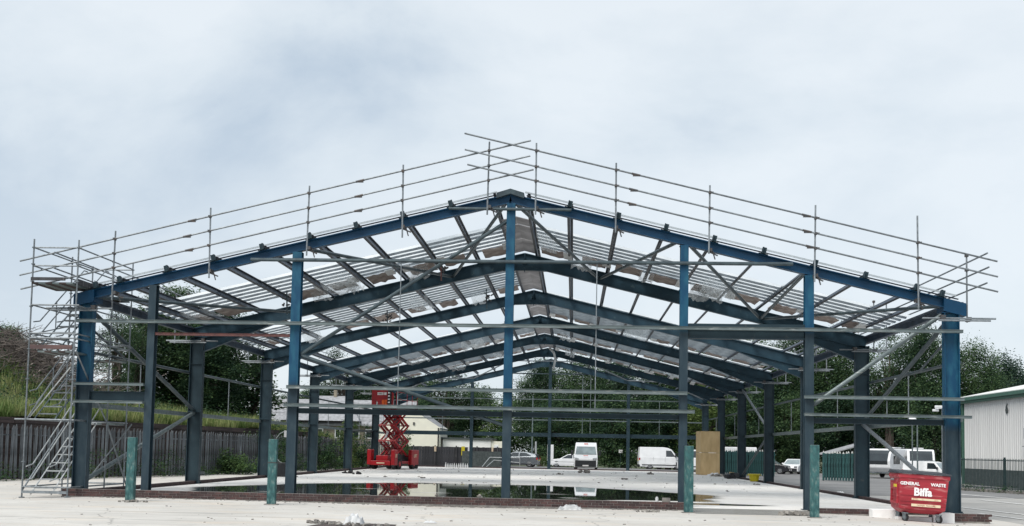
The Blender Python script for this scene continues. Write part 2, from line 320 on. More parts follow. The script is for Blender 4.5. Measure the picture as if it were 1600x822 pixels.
def bevel(o, wd=.02, seg=2):
    md = o.modifiers.new('bevel', 'BEVEL'); md.width = wd; md.segments = seg; md.limit_method = 'ANGLE'; md.angle_limit = math.radians(30); return o
def text(name, body, size, loc, rot, mat, parent=None, ext=.004, bold=.0, sx=1):
    cu = bpy.data.curves.new(name, 'FONT'); cu.body = body; cu.size = size; cu.extrude = ext; cu.offset = bold; cu.align_x = 'CENTER'; cu.align_y = 'CENTER'
    cu.resolution_u = 2
    tmp = bpy.data.objects.new('tmp', cu); COL.objects.link(tmp); dg = bpy.context.evaluated_depsgraph_get(); dg.update()
    me = bpy.data.meshes.new_from_object(tmp.evaluated_get(dg)); bpy.data.objects.remove(tmp); me.name = name
    me.materials.clear(); me.materials.append(M[mat])
    return put(name, me, parent, loc, rot, (sx, 1, 1))
def sstep(a, b, x): x = max(0, min(1, (x-a)/(b-a))); return x*x*(3-2*x)

# ------------------------------------------------------------------ ground
HW, BAY, NB, EZ, RZ = 13.72, 9.807, 6, 6.55, 9.81      # half width, bay, bays, eaves, ridge
LEN = BAY*NB
SL = (RZ-EZ)/HW
def gz(x, y):
    """height of the open ground outside the slab"""
    z = -.08 - .17*sstep(9.5, 14.5, x)*(1-.4*sstep(25, 70, y)) - .05*math.exp(-((x+1)/4)**2-((y+1)/3)**2) - .05*sstep(-13, -15, x)*(1-sstep(0, 8, y))
    return z
def grid(name, xs, ys, zf, mat):
    mb = MB(); nx = len(xs)
    for y in ys:
        for x in xs: mb.v.append((x, y, zf(x, y)))
    for j in range(len(ys)-1):
        for i in range(nx-1): k = j*nx+i; mb.face([k, k+1, k+nx+1, k+nx])
    return mb.obj(name, mat, None, True)
def lin(a, b, n): return [a+(b-a)*i/n for i in range(n+1)]
struct(MB().poly([(-900, -200, -.6), (900, -200, -.6), (900, 1500, -.6), (-900, 1500, -.6)]).obj('ground', 'soil'))
struct(grid('yard', lin(-24, 15.5, 79), lin(-34, -.3, 70)+lin(.2, 62, 40), lambda x, y: (-.03 if (abs(x) < 13.5 and y > .05) else gz(x, y)) , 'yard'))
struct(grid('asphalt_road', [-40]+lin(-16, 15, 8), lin(62, 79, 4), lambda x, y: gz(x, y)-.004, 'asphalt'))
struct(grid('side_road', lin(15.5, 60, 12), lin(-34, 79, 20), lambda x, y: gz(x, y)-.006, 'apron_grey'))
struct(grid('asphalt_lane', lin(16.5, 48, 8), lin(20, 78, 12), lambda x, y: gz(x, y)+.004, 'asphalt'))
def floor_z(x, y):
    d = ((x+2.2)/9.9)**2 + ((y-7.5)/9.6)**2
    n = noise.noise(Vector((x*.28, y*.28, 1.3)))*.5 + noise.noise(Vector((x*.9, y*.9, 4.3)))*.22
    z = -.030*(1-sstep(.55, 1.12, d+n*.35)) + .004*n
    # low banks standing out of the water and a shallow tongue toward the opening
    for (bx, by, rx, ry, hh) in ((4.3, 3.4, 1.9, .9, .03), (-6.3, 9.0, 1.2, .35, .026), (-3.2, 6.4, 1.6, .3, .028), (1.4, 7.6, 1.5, .35, .026), (2.0, 4.6, .8, .25, .028), (-9.0, 4.4, .9, .3, .026)):
        z += hh*math.exp(-((x-bx)/rx)**2-((y-by)/ry)**2)
    z -= .017*math.exp(-((x-7.2)/1.5)**2-((y-2.2)/.55)**2)
    return min(z, .006) if y > 0.4 else min(z, 0.0)
def slab_z(x, y):
    if y < 0: return floor_z(x, 0)+ (gz(x, y)+.004-0)*min(1, -y/1.4)
    return floor_z(x, y)
struct(grid('concrete_slab', lin(-13.4, 13.4, 134), lin(-.02, 22, 110)+lin(22.6, LEN+.2, 30), floor_z, 'slab'))
struct(grid('entrance_ramp', lin(5.72, 9.3, 10), lin(-1.9, -.02, 12), lambda x, y: .004+(gz(x, -1.9)+.002)*min(1, max(0, (-y-.02)/1.88)), 'slab'))
struct(MB().poly([(-13.3, -.0, -.0095), (8.9, -.0, -.0095), (8.9, 20, -.0095), (-13.3, 20, -.0095)]).obj('rainwater_puddle', 'water'))
# white paint on the side road
for (a, b_, wd) in (((22.6, 26.0), (23.6, 19.5), .12), ((21.2, 17.2), (21.6, 11.5), .12), ((17.2, 11), (18.6, -2), .09), ((16.4, 5), (16.9, -2), .07)):
    d = Vector((b_[0]-a[0], b_[1]-a[1], 0)).normalized(); p = Vector((-d.y, d.x, 0))*wd
    A, B_ = Vector((*a, gz(*a)+.012)), Vector((*b_, gz(*b_)+.012)); struct(MB().poly([A-p, A+p, B_+p, B_-p]).obj('road_marking', 'line_paint'))
# broken pit in the front yard
struct(MB().poly([(-3.7, -10.4, gz(0, -9)+.006), (-1.7, -10.4, gz(0, -9)+.006), (-1.85, -9.0, gz(0, -9)+.006), (-2.6, -8.85, gz(0, -9)+.006), (-3.5, -9.1, gz(0, -9)+.006)]).obj('broken_ground_patch', 'sleeper'))

# ------------------------------------------------------------------ steel frame
frame = thing('steel_portal_frame', 'large stripped pitched steel portal frame in blue and slate paint with remnants of roof sheeting', 'building frame')
def rz_top(x): return RZ-SL*abs(x)
for i in range(NB+1):
    y = i*BAY
    for s in (-1, 1):
        D = .46 if i == 0 else .56
        x = s*(HW-.02)
        mt = ('cl' if s < 0 else 'crr') if i == 0 else 'slate_steel'
        mb = MB().ibeam((x, y, 0.0), (x, y, EZ-.42), (1, 0, 0), D, .24)
        mb.cbox(x, y, .012, D+.12, .34, .024)
        for bx in (-1, 1):
            for by in (-1, 1): mb.cbox(x+bx*(D/2+.02), y+by*.13, .04, .035, .035, .05)
        if i: mb.cbox(x, y, 5.0, D-.06, .2, .02); mb.cbox(x, y, 3.0, D+.012, .252, .05)
        mb.obj('column', mt, frame)
        # rafter with haunch and end plates
        mt = 'blue_steel' if i == 0 else 'rafter_steel'
        n = Vector((s*SL, 0, 1)).normalized(); dd = .29 if i == 0 else .52
        a = Vector((s*(HW+.22), y, rz_top(HW+.22)))-n*dd/2; c = Vector((s*.012, y, RZ))-n*dd/2
        mb = MB().ibeam(a, c, n, dd, .22)
        if i:   # haunch under the rafter and plate at the apex
            x0, x1 = HW-.32, 10.2
            zt0, zt1 = rz_top(x0)-dd, rz_top(x1)-dd
            for (hy0, hy1) in ((y-.012, y+.012),):
                mb.hexa([(s*x0, hy0, zt0-.55), (s*x1, hy0, zt1-.03), (s*x1, hy1, zt1-.03), (s*x0, hy1, zt0-.55), (s*x0, hy0, zt0+.01), (s*x1, hy0, zt1+.01), (s*x1, hy1, zt1+.01), (s*x0, hy1, zt0+.01)])
            mb.obox((s*x0, y, zt0-.56), (s*x1, y, zt1-.02), (0, .11, 0), (0, 0, .014))
            mb.hexa([(s*.014, y-.1, RZ-dd-.2), (s*.9, y-.1, rz_top(.9)-dd-.02), (s*.9, y+.1, rz_top(.9)-dd-.02), (s*.014, y+.1, RZ-dd-.2), (s*.014, y-.1, RZ-dd+.02), (s*.9, y-.1, rz_top(.9)-dd+.01), (s*.9, y+.1, rz_top(.9)-dd+.01), (s*.014, y+.1, RZ-dd+.02)])
            if s > 0: mb.box(-.018, .018, y-.115, y+.115, RZ-dd-.26, RZ-.012)
        else:
            mb.cbox(s*(HW+.0), y, EZ-.40, .62, .26, .03)
        mb.obj('rafter', mt, frame)
# closing boxes at the front eaves corners and the ridge cap
for s in (-1, 1):
    mb = MB(); x0, x1 = sorted((s*13.45, s*14.12)); mb.hexa([(x0, -.16, rz_top(x0)-.42), (x1, -.16, rz_top(x1)-.42), (x1, .5, rz_top(x1)-.42), (x0, .5, rz_top(x0)-.42), (x0, -.16, rz_top(x0)-.02), (x1, -.16, rz_top(x1)-.02), (x1, .5, rz_top(x1)-.02), (x0, .5, rz_top(x0)-.02)])
    mb.obj('eaves_bracket', 'blue_steel', frame)
capm = MB()
for s in (-1, 1): capm.hexa([(0, -.2, RZ-.02), (s*.44, -.2, rz_top(.44)-.06), (s*.44, .5, rz_top(.44)-.06), (0, .5, RZ-.02), (0, -.2, RZ+.14), (s*.44, -.2, rz_top(.44)+.11), (s*.44, .5, rz_top(.44)+.11), (0, .5, RZ+.14)])
capm.obj('ridge_cap', M['tube_dark'], frame)
# gable posts, front and back
for x, mt, wd in ((-11.52, 'p1', .24), (-6.82, 'p2', .30), (.03, 'p3', .27), (5.52, 'p4', .25), (9.38, 'p4', .27)):
    MB().ibeam((x, 0.0, .0), (x, 0.0, rz_top(x)-.31), (0, 1, 0), .26, wd).cbox(x, 0, .012, .4, .36, .02).cbox(x, 0, rz_top(x)-.32, .3, .24, .02).obj('gable_post', mt, frame)
for x in (-6.95, 0, 6.95):
    MB().ibeam((x, LEN, 0), (x, LEN, rz_top(x)-.54), (0, 1, 0), .26, .28).obj('gable_post', 'slate_steel', frame)
# purlins bay by bay, zed section
PX = [.52, 1.88, 3.41, 4.91, 6.41, 7.95, 9.53, 11.06, 12.60, 13.38]
def purlin_mesh(s):
    mb = MB(); n = Vector((s*SL, 0, 1)).normalized(); t = Vector((1, 0, -s*SL)).normalized(); h = .17; L_ = BAY-.01
    o = Vector((0, .005, 0)); e_ = Vector((0, L_, 0))
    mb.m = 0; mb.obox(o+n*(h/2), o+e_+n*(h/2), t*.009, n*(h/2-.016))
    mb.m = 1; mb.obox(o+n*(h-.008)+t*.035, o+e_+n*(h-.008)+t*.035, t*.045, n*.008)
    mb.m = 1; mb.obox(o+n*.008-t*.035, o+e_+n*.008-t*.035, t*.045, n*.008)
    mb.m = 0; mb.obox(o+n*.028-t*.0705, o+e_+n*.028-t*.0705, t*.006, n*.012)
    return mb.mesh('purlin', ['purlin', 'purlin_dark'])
pm = {s: purlin_mesh(s) for s in (-1, 1)}
clm = {}
for s in (-1, 1):
    n = Vector((s*SL, 0, 1)).normalized(); t = Vector((1, 0, -s*SL)).normalized()
    mb = MB(); mb.obox(Vector((0, -.17, 0)), Vector((0, -.17, 0))+n*.21, t*.07, (0, .01, 0)); mb.obox(Vector((0, -.17, .0))-t*s*.05, Vector((0, -.17, 0))+n*.20-t*s*.05, t*.012, (0, .1, 0))
    mb.obox(Vector((0, -.08, 0)), Vector((0, -.08, .0))+n*.012, t*.15, (0, .1, 0))
    clm[s] = mb.mesh('purlin_cleat', 'slate_steel')
for s in (-1, 1):
    for x in PX:
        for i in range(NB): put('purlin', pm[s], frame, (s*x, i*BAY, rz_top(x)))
        if x > 1: put('purlin_cleat', clm[s], frame, (s*x, 0, rz_top(x)))
    # eaves beam per bay
    for i in range(NB):
        MB().box(min(s*13.92, s*14.1), max(s*13.92, s*14.1), i*BAY+.01, (i+1)*BAY-.01, 6.26, 6.50).box(min(s*13.74, s*13.915), max(s*13.74, s*13.915), i*BAY+.01, (i+1)*BAY-.01, 6.47, 6.50).obj('eaves_beam', 'purlin', frame)
    # thin angle and pale strip running up the verge
    n = Vector((s*SL, 0, 1)).normalized(); A = Vector((s*13.9, -.05, rz_top(13.9)))+n*.07; B_ = Vector((s*.5, -.05, rz_top(.5)))+n*.07
    MB().obox(A, B_, (0, .04, 0), n*.012).obj('verge_angle', 'purlin_dark', frame)
    A = Vector((s*13.9, .22, rz_top(13.9)))+n*.23; B_ = Vector((s*.4, .22, rz_top(.4)))+n*.23
    MB().obox(A, B_, (0, .012, 0), n*.028).obj('verge_strip', 'edge', frame)

# sheeting rails on the front gable
def rail(x0, x1, z, h=.13, mt='rail', y=-.26, nm='sheeting_rail', dp=.07):
    h *= .82; return MB().box(x0, x1, y-dp, y+dp, z-h/2, z+h/2-.012).box(x0, x1, y-dp-.02, y+dp+.002, z+h/2-.010, z+h/2).obj(nm, mt, frame)
rail(-13.92, 13.96, 5.55, .12); rail(-6.98, 5.62, 3.52, .13); rail(-7.05, 5.85, 2.95, .13)
rail(9.2, 13.98, 3.47, .12); rail(9.2, 14.2, 2.93, .11); rail(-13.95, -11.62, 3.52, .10); rail(-14.0, -11.62, 2.95, .10)
rail(-11.42, -6.98, 5.18, .10, 'redoxide', y=-.02)
MB().box(5.66, 9.24, -.11, .11, 5.60, 5.72).box(5.66, 9.24, -.02, .02, 5.30, 5.60).box(5.66, 9.24, -.11, .11, 5.25, 5.30).obj('crossbeam', 'slate_steel', frame)
MB().ibeam((-6.66, 0, 2.78), (-.13, 0, 2.78), (0, 0, 1), .17, .16).obj('crossbeam', 'slate_steel', frame)
MB().ibeam((.18, 0, 2.78), (5.38, 0, 2.78), (0, 0, 1), .17, .16).obj('crossbeam', 'slate_steel', frame)
MB().ibeam((9.54, 0, 2.76), (13.46, 0, 2.76), (0, 0, 1), .18, .14).obj('crossbeam', 'slate_steel', frame)
MB().ibeam((-13.46, 0, 3.13), (-11.66, 0, 3.13), (0, 0, 1), .34, .14).obj('crossbeam', 'slate_steel', frame)
# tie tubes and diagonals
def tube(nm, p, q, r=.055, mt='tube_dark'):
    return MB().tube(p, q, r, 10).obj(nm, mt, frame)
tube('tie_tube', (-8.3, -.2, 7.6), (8.85, -.2, 7.6), .06); tube('tie_tube', (-1.95, -.2, 9.3), (1.95, -.2, 9.27), .05)
tube('bracing_tube', (-6.62, .05, 4.6), (-.1, .05, 8.95), .06); tube('bracing_tube', (-6.62, .05, 4.55), (-.1, .05, 2.44), .06)
tube('bracing_tube', (13.45, .08, 6.1), (9.55, .08, 3.25), .065, 'rail')
for x, zt, zb in ((-3.43, 7.55, 2.95), (2.78, 7.55, 2.95), (11.7, 3.4, 2.95)): tube('sag_rod', (x, -.2, zt), (x, -.2, zb), .016, 'galv')
Y1 = BAY
for (xa, xb) in ((-13.5, -9.55), (-6.8, -9.5), (-6.6, -3.0), (-.15, -2.95), (.15, 3.05), (5.3, 3.1), (5.7, 9.6), (9.3, 9.65), (13.5, 9.75)):
    tube('wind_brace', (xa, .12, rz_top(xa)-.22), (xb, Y1-.1, rz_top(xb)-.32), .06)
for (xa, xb) in ((-13.5, -9.5), (-6.8, -9.5), (-6.8, -3), (0, -3), (0, 3), (6.8, 3), (6.8, 9.5), (13.5, 9.5)):
    tube('wind_brace', (xa, LEN-.12, rz_top(xa)-.22), (xb, LEN-BAY+.1, rz_top(xb)-.32), .05, 'galv')
for s in (-1, 1):
    x = s*HW
    tube('side_brace', (x, .15, 6.0), (x, Y1-.1, 3.05), .075); tube('side_brace', (x, .15, .35), (x, Y1-.1, 2.95), .075, 'rail' if s < 0 else 'galv')
    tube('side_brace', (x, .2, 5.4), (x+s*.1, 3.2, 4.62), .04)
    for i in range(NB):
        if s < 0 or i != 99:
            tube('side_rail', (s*13.98, i*BAY+.02, 4.63), (s*13.98, (i+1)*BAY-.02, 4.63), .055)
            MB().box(min(s*13.9, s*14.06), max(s*13.9, s*14.06), i*BAY+.02, (i+1)*BAY-.02, 2.80, 2.96).obj('side_rail', 'rail', frame)
        tube('sag_rod', (s*13.98, (i+.5)*BAY, 4.6), (s*13.98, (i+.5)*BAY, 2.95), .02, 'galv')
tube('side_brace', (HW, 4*BAY-.1, 6.1), (HW, 3*BAY+.1, 3.1), .07, 'galv'); tube('side_brace', (HW, 4*BAY-.1, .2), (HW, 3*BAY+.1, 2.9), .07)
# rear gable rails
for z, h, mt in ((3.05, .34, 'slate_steel'), (4.36, .1, 'rail'), (6.2, .09, 'rail'), (8.5, .09, 'tube_dark')):
    xm = HW if z < 6.5 else (RZ-z)/SL-.3
    MB().box(-xm, xm, LEN+.15, LEN+.29, z-h/2, z+h/2).obj('sheeting_rail', mt, frame)
for x in (-9.6, -3.4, 2.9, 3.6, 9.7): tube('sag_rod', (x, LEN+.22, 6.2 if abs(x) > 5 else 8.5), (x, LEN+.22, 3.1), .03, 'rail')
# row of hangers under the roof at the far left bay
# ------------------------------------------------------------------ roof sheets that are still in place
def sheet_mesh(s, Ls, W_, nm, mats):
    """ribbed sheet: ribs run down the slope; local x = down slope, y = along building"""
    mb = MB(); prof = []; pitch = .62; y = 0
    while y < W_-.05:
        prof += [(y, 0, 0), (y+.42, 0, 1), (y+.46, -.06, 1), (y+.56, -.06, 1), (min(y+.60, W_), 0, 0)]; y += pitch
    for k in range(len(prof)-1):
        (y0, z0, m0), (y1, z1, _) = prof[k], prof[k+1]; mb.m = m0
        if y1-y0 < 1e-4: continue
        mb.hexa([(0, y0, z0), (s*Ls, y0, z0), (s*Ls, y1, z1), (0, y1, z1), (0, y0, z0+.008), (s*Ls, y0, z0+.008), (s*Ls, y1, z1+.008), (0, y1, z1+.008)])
    return mb.mesh(nm, mats)
ANG = math.atan(SL)
def roof_put(nm, me, s, x, y, off): return put(nm, me, frame, (s*x, y, rz_top(x)+off), (0, s*ANG, 0))
SW = 1.24
smesh = {}
cnt = 0
edges = [.55, 3.45, 6.45, 9.55, 12.64, 13.95]
cover = {-1: [(4.7, 8.2), (13.2, 18.1), None, (30.3, 38.3), (40.2, 48.1), None],
         1: [(4.7, 8.4), None, (20.4, 28.4), (30.2, 38.3), (40.2, 48.1), None]}
for s in (-1, 1):
    for i, cv in enumerate(cover[s]):
        if not cv: continue
        for j in range(len(edges)-1):
            a, c = edges[j], edges[j+1]
            y = cv[0] + rnd.choice((0, 0, .25)); end = cv[1]
            if i == 1 and j >= 3: y += 1.2
            while y < end-.4:
                k = (s, round(c-a, 2), 0 if rnd.random() < .8 else 1)
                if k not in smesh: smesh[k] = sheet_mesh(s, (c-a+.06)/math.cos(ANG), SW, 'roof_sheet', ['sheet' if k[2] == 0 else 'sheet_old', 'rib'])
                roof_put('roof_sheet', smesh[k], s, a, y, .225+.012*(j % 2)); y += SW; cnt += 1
# remnants of brown liner board, white foam and film beside the rafters
for s in (-1, 1):
    for i, cv in enumerate(cover[s]):
        if not cv: continue
        yr = (i+1)*BAY
        for j in range(len(PX)-1):
            a, c = PX[j]+.09, PX[j+1]-.09
            if rnd.random() < .06: continue
            xs = a + rnd.uniform(0, .3)*(c-a); xe = c - rnd.uniform(0, .15)*(c-a)
            y0 = cv[1] - rnd.uniform(.1, .5); y1 = min(yr-.2, y0+rnd.uniform(1.3, 2.2)); L_ = (xe-xs)/math.cos(ANG)
            nseg = 6; mb = MB(); top = []; bot = []
            for q in range(nseg+1):
                u = q/nseg*L_; jy = rnd.uniform(-.10, .10); sag = rnd.uniform(-.03, .02)
                top.append((s*u, y1-y0+jy, sag)); bot.append((s*u, rnd.uniform(-.06, .06), sag))
            for q in range(nseg):
                p = [bot[q], bot[q+1], top[q+1], top[q]]; mb.hexa([Vector(v) for v in p]+[Vector(v)+Vector((0, 0, .03)) for v in p])
            o = mb.obj('liner_board', 'liner', frame); o.location = (s*xs, y0, rz_top(xs)+.12); o.rotation_euler = (rnd.uniform(-.02, .02), s*ANG, 0)
            if rnd.random() < .8:
                xw = xs-.02 if rnd.random() < .5 else xe
                mb = MB(); mb.box(0, .34, 0, .55+rnd.random()*.4, 0, .05); o = mb.obj('foam_pad', 'white_pad', frame)
                o.location = (s*xw-.17, y0-.35, rz_top(xw)+.08); o.rotation_euler = (rnd.uniform(-.2, .05), s*ANG, rnd.uniform(-.15, .15))
# ridge lining between the two top purlins
for i in range(NB-1):
    y0 = i*BAY+ (3.2 if i == 0 else .3); nseg = 5
    L_ = (i+1)*BAY-.3-y0
    for q in range(nseg):
        a0 = y0+L_*q/nseg; a1 = y0+L_*(q+1)/nseg-.03; dz = rnd.uniform(-.03, .03)
        mb = MB()
        for s in (-1, 1): mb.hexa([(0, a0, RZ+.04+dz), (s*.5, a0, rz_top(.5)+.03+dz), (s*.5, a1, rz_top(.5)+.03), (0, a1, RZ+.04), (0, a0, RZ+.06+dz), (s*.5, a0, rz_top(.5)+.05+dz), (s*.5, a1, rz_top(.5)+.05), (0, a1, RZ+.06)])
        mb.obj('ridge_lining', 'liner_grey', frame)
# draped clear film scraps
def drape(x, y, w_, d, drop, seed):
    r = random.Random(seed); mb = MB(); nx, ny = 7, 7; sgn = 1 if x > 0 else -1
    for j in range(ny+1):
        for i in range(nx+1):
            u, v = i/nx, j/ny
            mb.v.append((x+(u-.5)*w_+r.uniform(-.05, .05), y+v*d, rz_top(x+(u-.5)*w_)+.1-drop*math.sin(v*math.pi)*(.4+.6*r.random())+r.uniform(-.05, .05)))
    for j in range(ny):
        for i in range(nx): k = j*(nx+1)+i; mb.face([k, k+1, k+nx+2, k+nx+1])
    mb.obj('draped_film', 'net', frame)
for q in range(16):
    sd_, bi, xx = rnd.choice((-1, 1)), rnd.choice((0, 0, 1, 3, 4)), rnd.uniform(1.2, 11.5)
    if sd_ > 0 and bi == 1: bi = 2
    drape(sd_*xx, (bi+1)*BAY-rnd.uniform(1.6, 2.6), rnd.uniform(.5, 1.0), rnd.uniform(1.0, 2.2), rnd.uniform(.25, .6), 40+q)
for a in ((1.0, 5.2, .7, 3.6, .25, 1), (7.6, 6.2, 1.3, 3.0, .35, 2), (-7.2, 6.2, 1.2, 3.2, .3, 3), (-5.2, 14.5, .9, 4.0, .35, 4), (-4.6, 33.5, 1.4, 4, .5, 5), (5.6, 24.5, 1.3, 3.6, .5, 6), (-3.4, 44, 1.2, 3, .5, 8), (9.4, 43, 1.2, 3, .4, 9), (-12.9, 6.8, 1.1, 2.4, .1, 10)): drape(*a)
MB().path([(.15, 48.2, RZ-.1), (.5, 47.6, RZ-.5), (.62, 47.5, RZ-1.0), (.55, 47.5, RZ-1.5), (.5, 47.6, RZ-1.75)], .09, 6).obj('hanging_film', 'white_pad', frame)

# short lifting poles with clamps standing in the roof openings
for k, (x, y, lab) in enumerate(((-3.2, 7.8, 'short brown pole with a knot of clamps, nearest the ridge on the left slope'), (-9.3, 7.6, 'clamped pole against the ribbed sheets above the second left column'), (-2.2, 17.4, 'clamped pole under the left slope just left of the central blue post'), (-7.0, 17.0, 'clamped pole hanging where the brown roof tube meets the second rafter'), (-1.8, 27.5, 'small clamped pole in the open third bay beside the central blue post'))):
    t_ = thing('clamped_pole', lab, 'scaffold pole', (x, y, rz_top(x)-.2), group='clamped poles hanging from the roof')
    MB().tube((0, 0, -.55), (-.08, 0, 1.05), .03, 8).obj('pole', 'redoxide' if k == 0 else 'tube_dark', t_)
    mb = MB(); r = random.Random(k)
    for q in range(9): c = Vector((r.uniform(-.22, .22), r.uniform(-.1, .1), r.uniform(-.18, .2))); mb.tube(c, c+Vector((r.uniform(-.16, .16), r.uniform(-.1, .1), r.uniform(-.14, .14))), .035, 6)
    mb.obj('clamp_cluster', 'clamp', t_)

# ------------------------------------------------------------------ tube guard rails
def coupler(mb, c, r=.05): mb.cbox(c[0], c[1], c[2], .10, .13, .10)
def gable_guard(side):
    if side < 0:
        t_ = thing('gable_guard_rail', 'three-rail scaffold tube guard rail rising along the left gable slope to the ridge', 'guard rail', group='guard rails along the roof edges')
        rails = (((-15.78, 7.43), (.64, 11.41)), ((-15.77, 6.97), (.63, 10.92)), ((-15.71, 6.52), (.74, 10.48)))
        posts = ((-12.68, 6.2, 8.45), (-9.58, 6.95, 9.22), (-6.42, 7.7, 9.95), (-3.42, 8.3, 10.64), (-.68, 9.05, 11.39))
        slv = (-10.2, -4.75)
    else:
        t_ = thing('gable_guard_rail', 'three-rail scaffold tube guard rail falling along the right gable slope from the ridge', 'guard rail', group='guard rails along the roof edges')
        rails = (((-1.46, 11.62), (14.9, 7.67)), ((-1.44, 11.1), (14.91, 7.2)), ((-1.35, 10.62), (14.91, 6.74)))
        posts = ((.81, 9.05, 11.33), (3.31, 8.5, 10.7), (6.25, 7.85, 10.0), (9.49, 7.0, 9.39), (12.54, 6.2, 9.08))
        slv = (3.95, 9.2)
    yo = -.50 if side < 0 else -.56
    for (a, b_) in rails:
        rl = MB().tube((a[0], yo, a[1]), (b_[0], yo, b_[1]), .028, 8).obj('rail', 'galv', t_)
        for k, sx in enumerate(slv):
            sx += rnd.uniform(-.12, .12); z = a[1]+(b_[1]-a[1])*(sx-a[0])/(b_[0]-a[0]); dz = (b_[1]-a[1])/(b_[0]-a[0])
            MB().tube((sx-.14, yo, z-.14*dz), (sx+.13, yo, z+.13*dz), .036, 8).cbox(sx, yo, z-.035, .2, .04, .04).obj('sleeve_coupler', 'clamp', rl)
    for (x, z0, z1) in posts:
        x += rnd.uniform(-.02, .02)
        st = MB().tube((x+rnd.uniform(-.03, .03), yo+.07, z0), (x, yo+.07, z1), .027, 8).obj('standard', 'galv', t_)
        for (a, b_) in rails:
            z = a[1]+(b_[1]-a[1])*(x-a[0])/(b_[0]-a[0]); MB().cbox(x, yo+.03, z, .08, .12, .07).tube((x, yo-.02, z), (x+.1, yo-.02, z+.01), .015, 6).obj('coupler', 'clamp', st)
        MB().cbox(x+.04, -.3, rz_top(x)-.34, .10, .30, .10).tube((x+.12, -.3, rz_top(x)-.35), (x+.2, -.3, rz_top(x)-.62), .02, 6).tube((x+.02, -.36, rz_top(x)-.40), (x+.28, -.3, rz_top(x)-.50), .022, 6).obj('beam_clamp', 'clamp', st)
gable_guard(-1); gable_guard(1)
for s in (-1, 1):
    t_ = thing('eaves_guard_rail', 'scaffold tube guard rail running back along the %s eaves on outrigger tubes' % ('left' if s < 0 else 'right'), 'guard rail', group='guard rails along the roof edges')
    ys0 = 3.5 if s < 0 else -.62
    for z, e_ in ((7.93, .02), (7.48, 0), (7.02, .03)):
        MB().tube((s*14.62, ys0+e_*5, z), (s*14.62, LEN+.5, z+rnd.uniform(-.05, .05)), .028, 8).obj('rail', 'galv', t_)
    for i in range(NB+1):
        y = i*BAY-.1
        for x in ((14.16, 14.66) if i else (14.16,)):
            if s < 0 and i == 0: continue
            st = MB().tube((s*x, y, 5.85), (s*x, y, 7.98), .027, 8).obj('standard', 'galv', t_)
            for zc in (7.48, 7.93): MB().cbox(s*x, y, zc, .09, .11, .08).obj('coupler', 'clamp', st)
        MB().tube((s*12.75, y-.18, 5.95), (s*14.95, y-.18, 5.95), .03, 8).tube((s*13.2, y-.3, 5.87), (s*14.75, y-.3, 5.87), .028, 8).obj('outrigger_tube', 'galv', t_)
        MB().cbox(s*13.35, y-.2, 5.97, .14, .2, .14).obj('coupler', 'clamp', t_); MB().cbox(s*14.16, y-.1, 5.93, .13, .2, .13).obj('coupler', 'clamp', t_)

# ------------------------------------------------------------------ scaffold stair tower
tw = thing('scaffold_stair_tower', 'galvanised scaffold stair tower with four deck levels beside the left corner column', 'scaffold tower', (0, 0, 0))
X0, X1, Ya, Yb, Yc = -15.06, -13.62-.42, -1.0, 1.45, 3.0
X1 = -13.6
Yf = -1.0
def gt(nm, p, q, r=.025, mt='galv'): return MB().tube(p, q, r, 8).obj(nm, mt, tw)
for (x, y, zt) in ((X0, Yf, 8.05), (X1, Yf, 8.03), (X0, 1.5, 7.95), (X1, 1.5, 8.1), (X0, 3.0, 7.9), (X1, 3.0, 8.05)):
    lean = .0
    st = gt('standard', (x-lean, y, gz(x, y)), (x, y, zt), .026)
    mb = MB()
    for z in (1.0, 2.33, 3.6, 4.55, 5.0, 5.9, 6.7, 7.25, 7.78): mb.disc((x, y, z), (0, 0, 1), .06, .03, 10)
    mb.disc((x, y, gz(x, y)+.02), (0, 0, 1), .09, .03, 10); mb.obj('rosette', 'galv', st)
for z in (.22, 2.33, 4.9, 5.05, 5.95, 7.2, 7.78):
    gt('ledger', (X0-.35 if z == 2.33 else X0, Yf, z), (X1+.1, Yf, z)); gt('ledger', (X0, 3.0, z), (X1, 3.0, z))
    for x in (X0, X1): gt('ledger', (x, Yf, z), (x, 3.0, z+ (0 if z != 7.78 else .02)))
for (x, y0, y1) in ((-14.35, -1.4, 1.7), (-14.35, -1.4, 1.5)):
    pass
for z in (7.6, 7.1): gt('ledger', (-14.3, Yf-.15, z), (-14.3, 3.2, z-.02))
# diagonal braces
gt('brace', (X0+.05, Yf, 2.35), (X1-.05, Yf, 4.5), .024); gt('brace', (X0+.1, Yf+.05, 2.4), (X1-.1, Yf+.05, 4.0), .02, 'alu'); gt('brace', (X0, 3.0, .1), (X1+.2, 3.0, 2.3)); gt('brace', (X0, Yf, .1), (X0, 1.5, 2.2)); gt('brace', (X1, 1.5, 2.3), (X1+.1, 3.0, .15), .03)
gt('brace', (X1+.02, 1.4, 2.35), (X1+.02, -.9, 4.5)); gt('brace', (X0, Yf, 5.0), (X0, 3.0, 5.9), .02)
# decks and toe boards
for z, y0, y1 in ((4.5, -1.0, .2), (6.65, -1.15, .4), (6.65, 1.9, 3.0), (4.5, 2.2, 3.0), (2.3, 2.2, 3.0)):
    for k in range(6):
        x = X0+.06+k*(X1-X0-.12)/6; MB().box(x, x+.22, y0, y1, z-.05, z).obj('deck_board', 'rail' if k % 2 else 'sleeper', tw)
for z in (4.55,): MB().box(X0+.05, X1-.05, Yf-.05, Yf-.02, z+.0, z+.13).obj('toe_board', 'old_board', tw)
MB().box(X0+.05, X1-.3, Yf-.2, Yf-.16, 6.70, 6.80).obj('toe_board', 'wood_dark', tw); MB().box(X1-.03, X1, -1.0, 1.6, 6.62, 6.80).obj('toe_board', 'wood_dark', tw)
# bottom plank and base frame
MB().box(X0-.0, X1+.0, Yf-.05, Yf+.05, .02, .10).obj('toe_board', 'galv', tw)
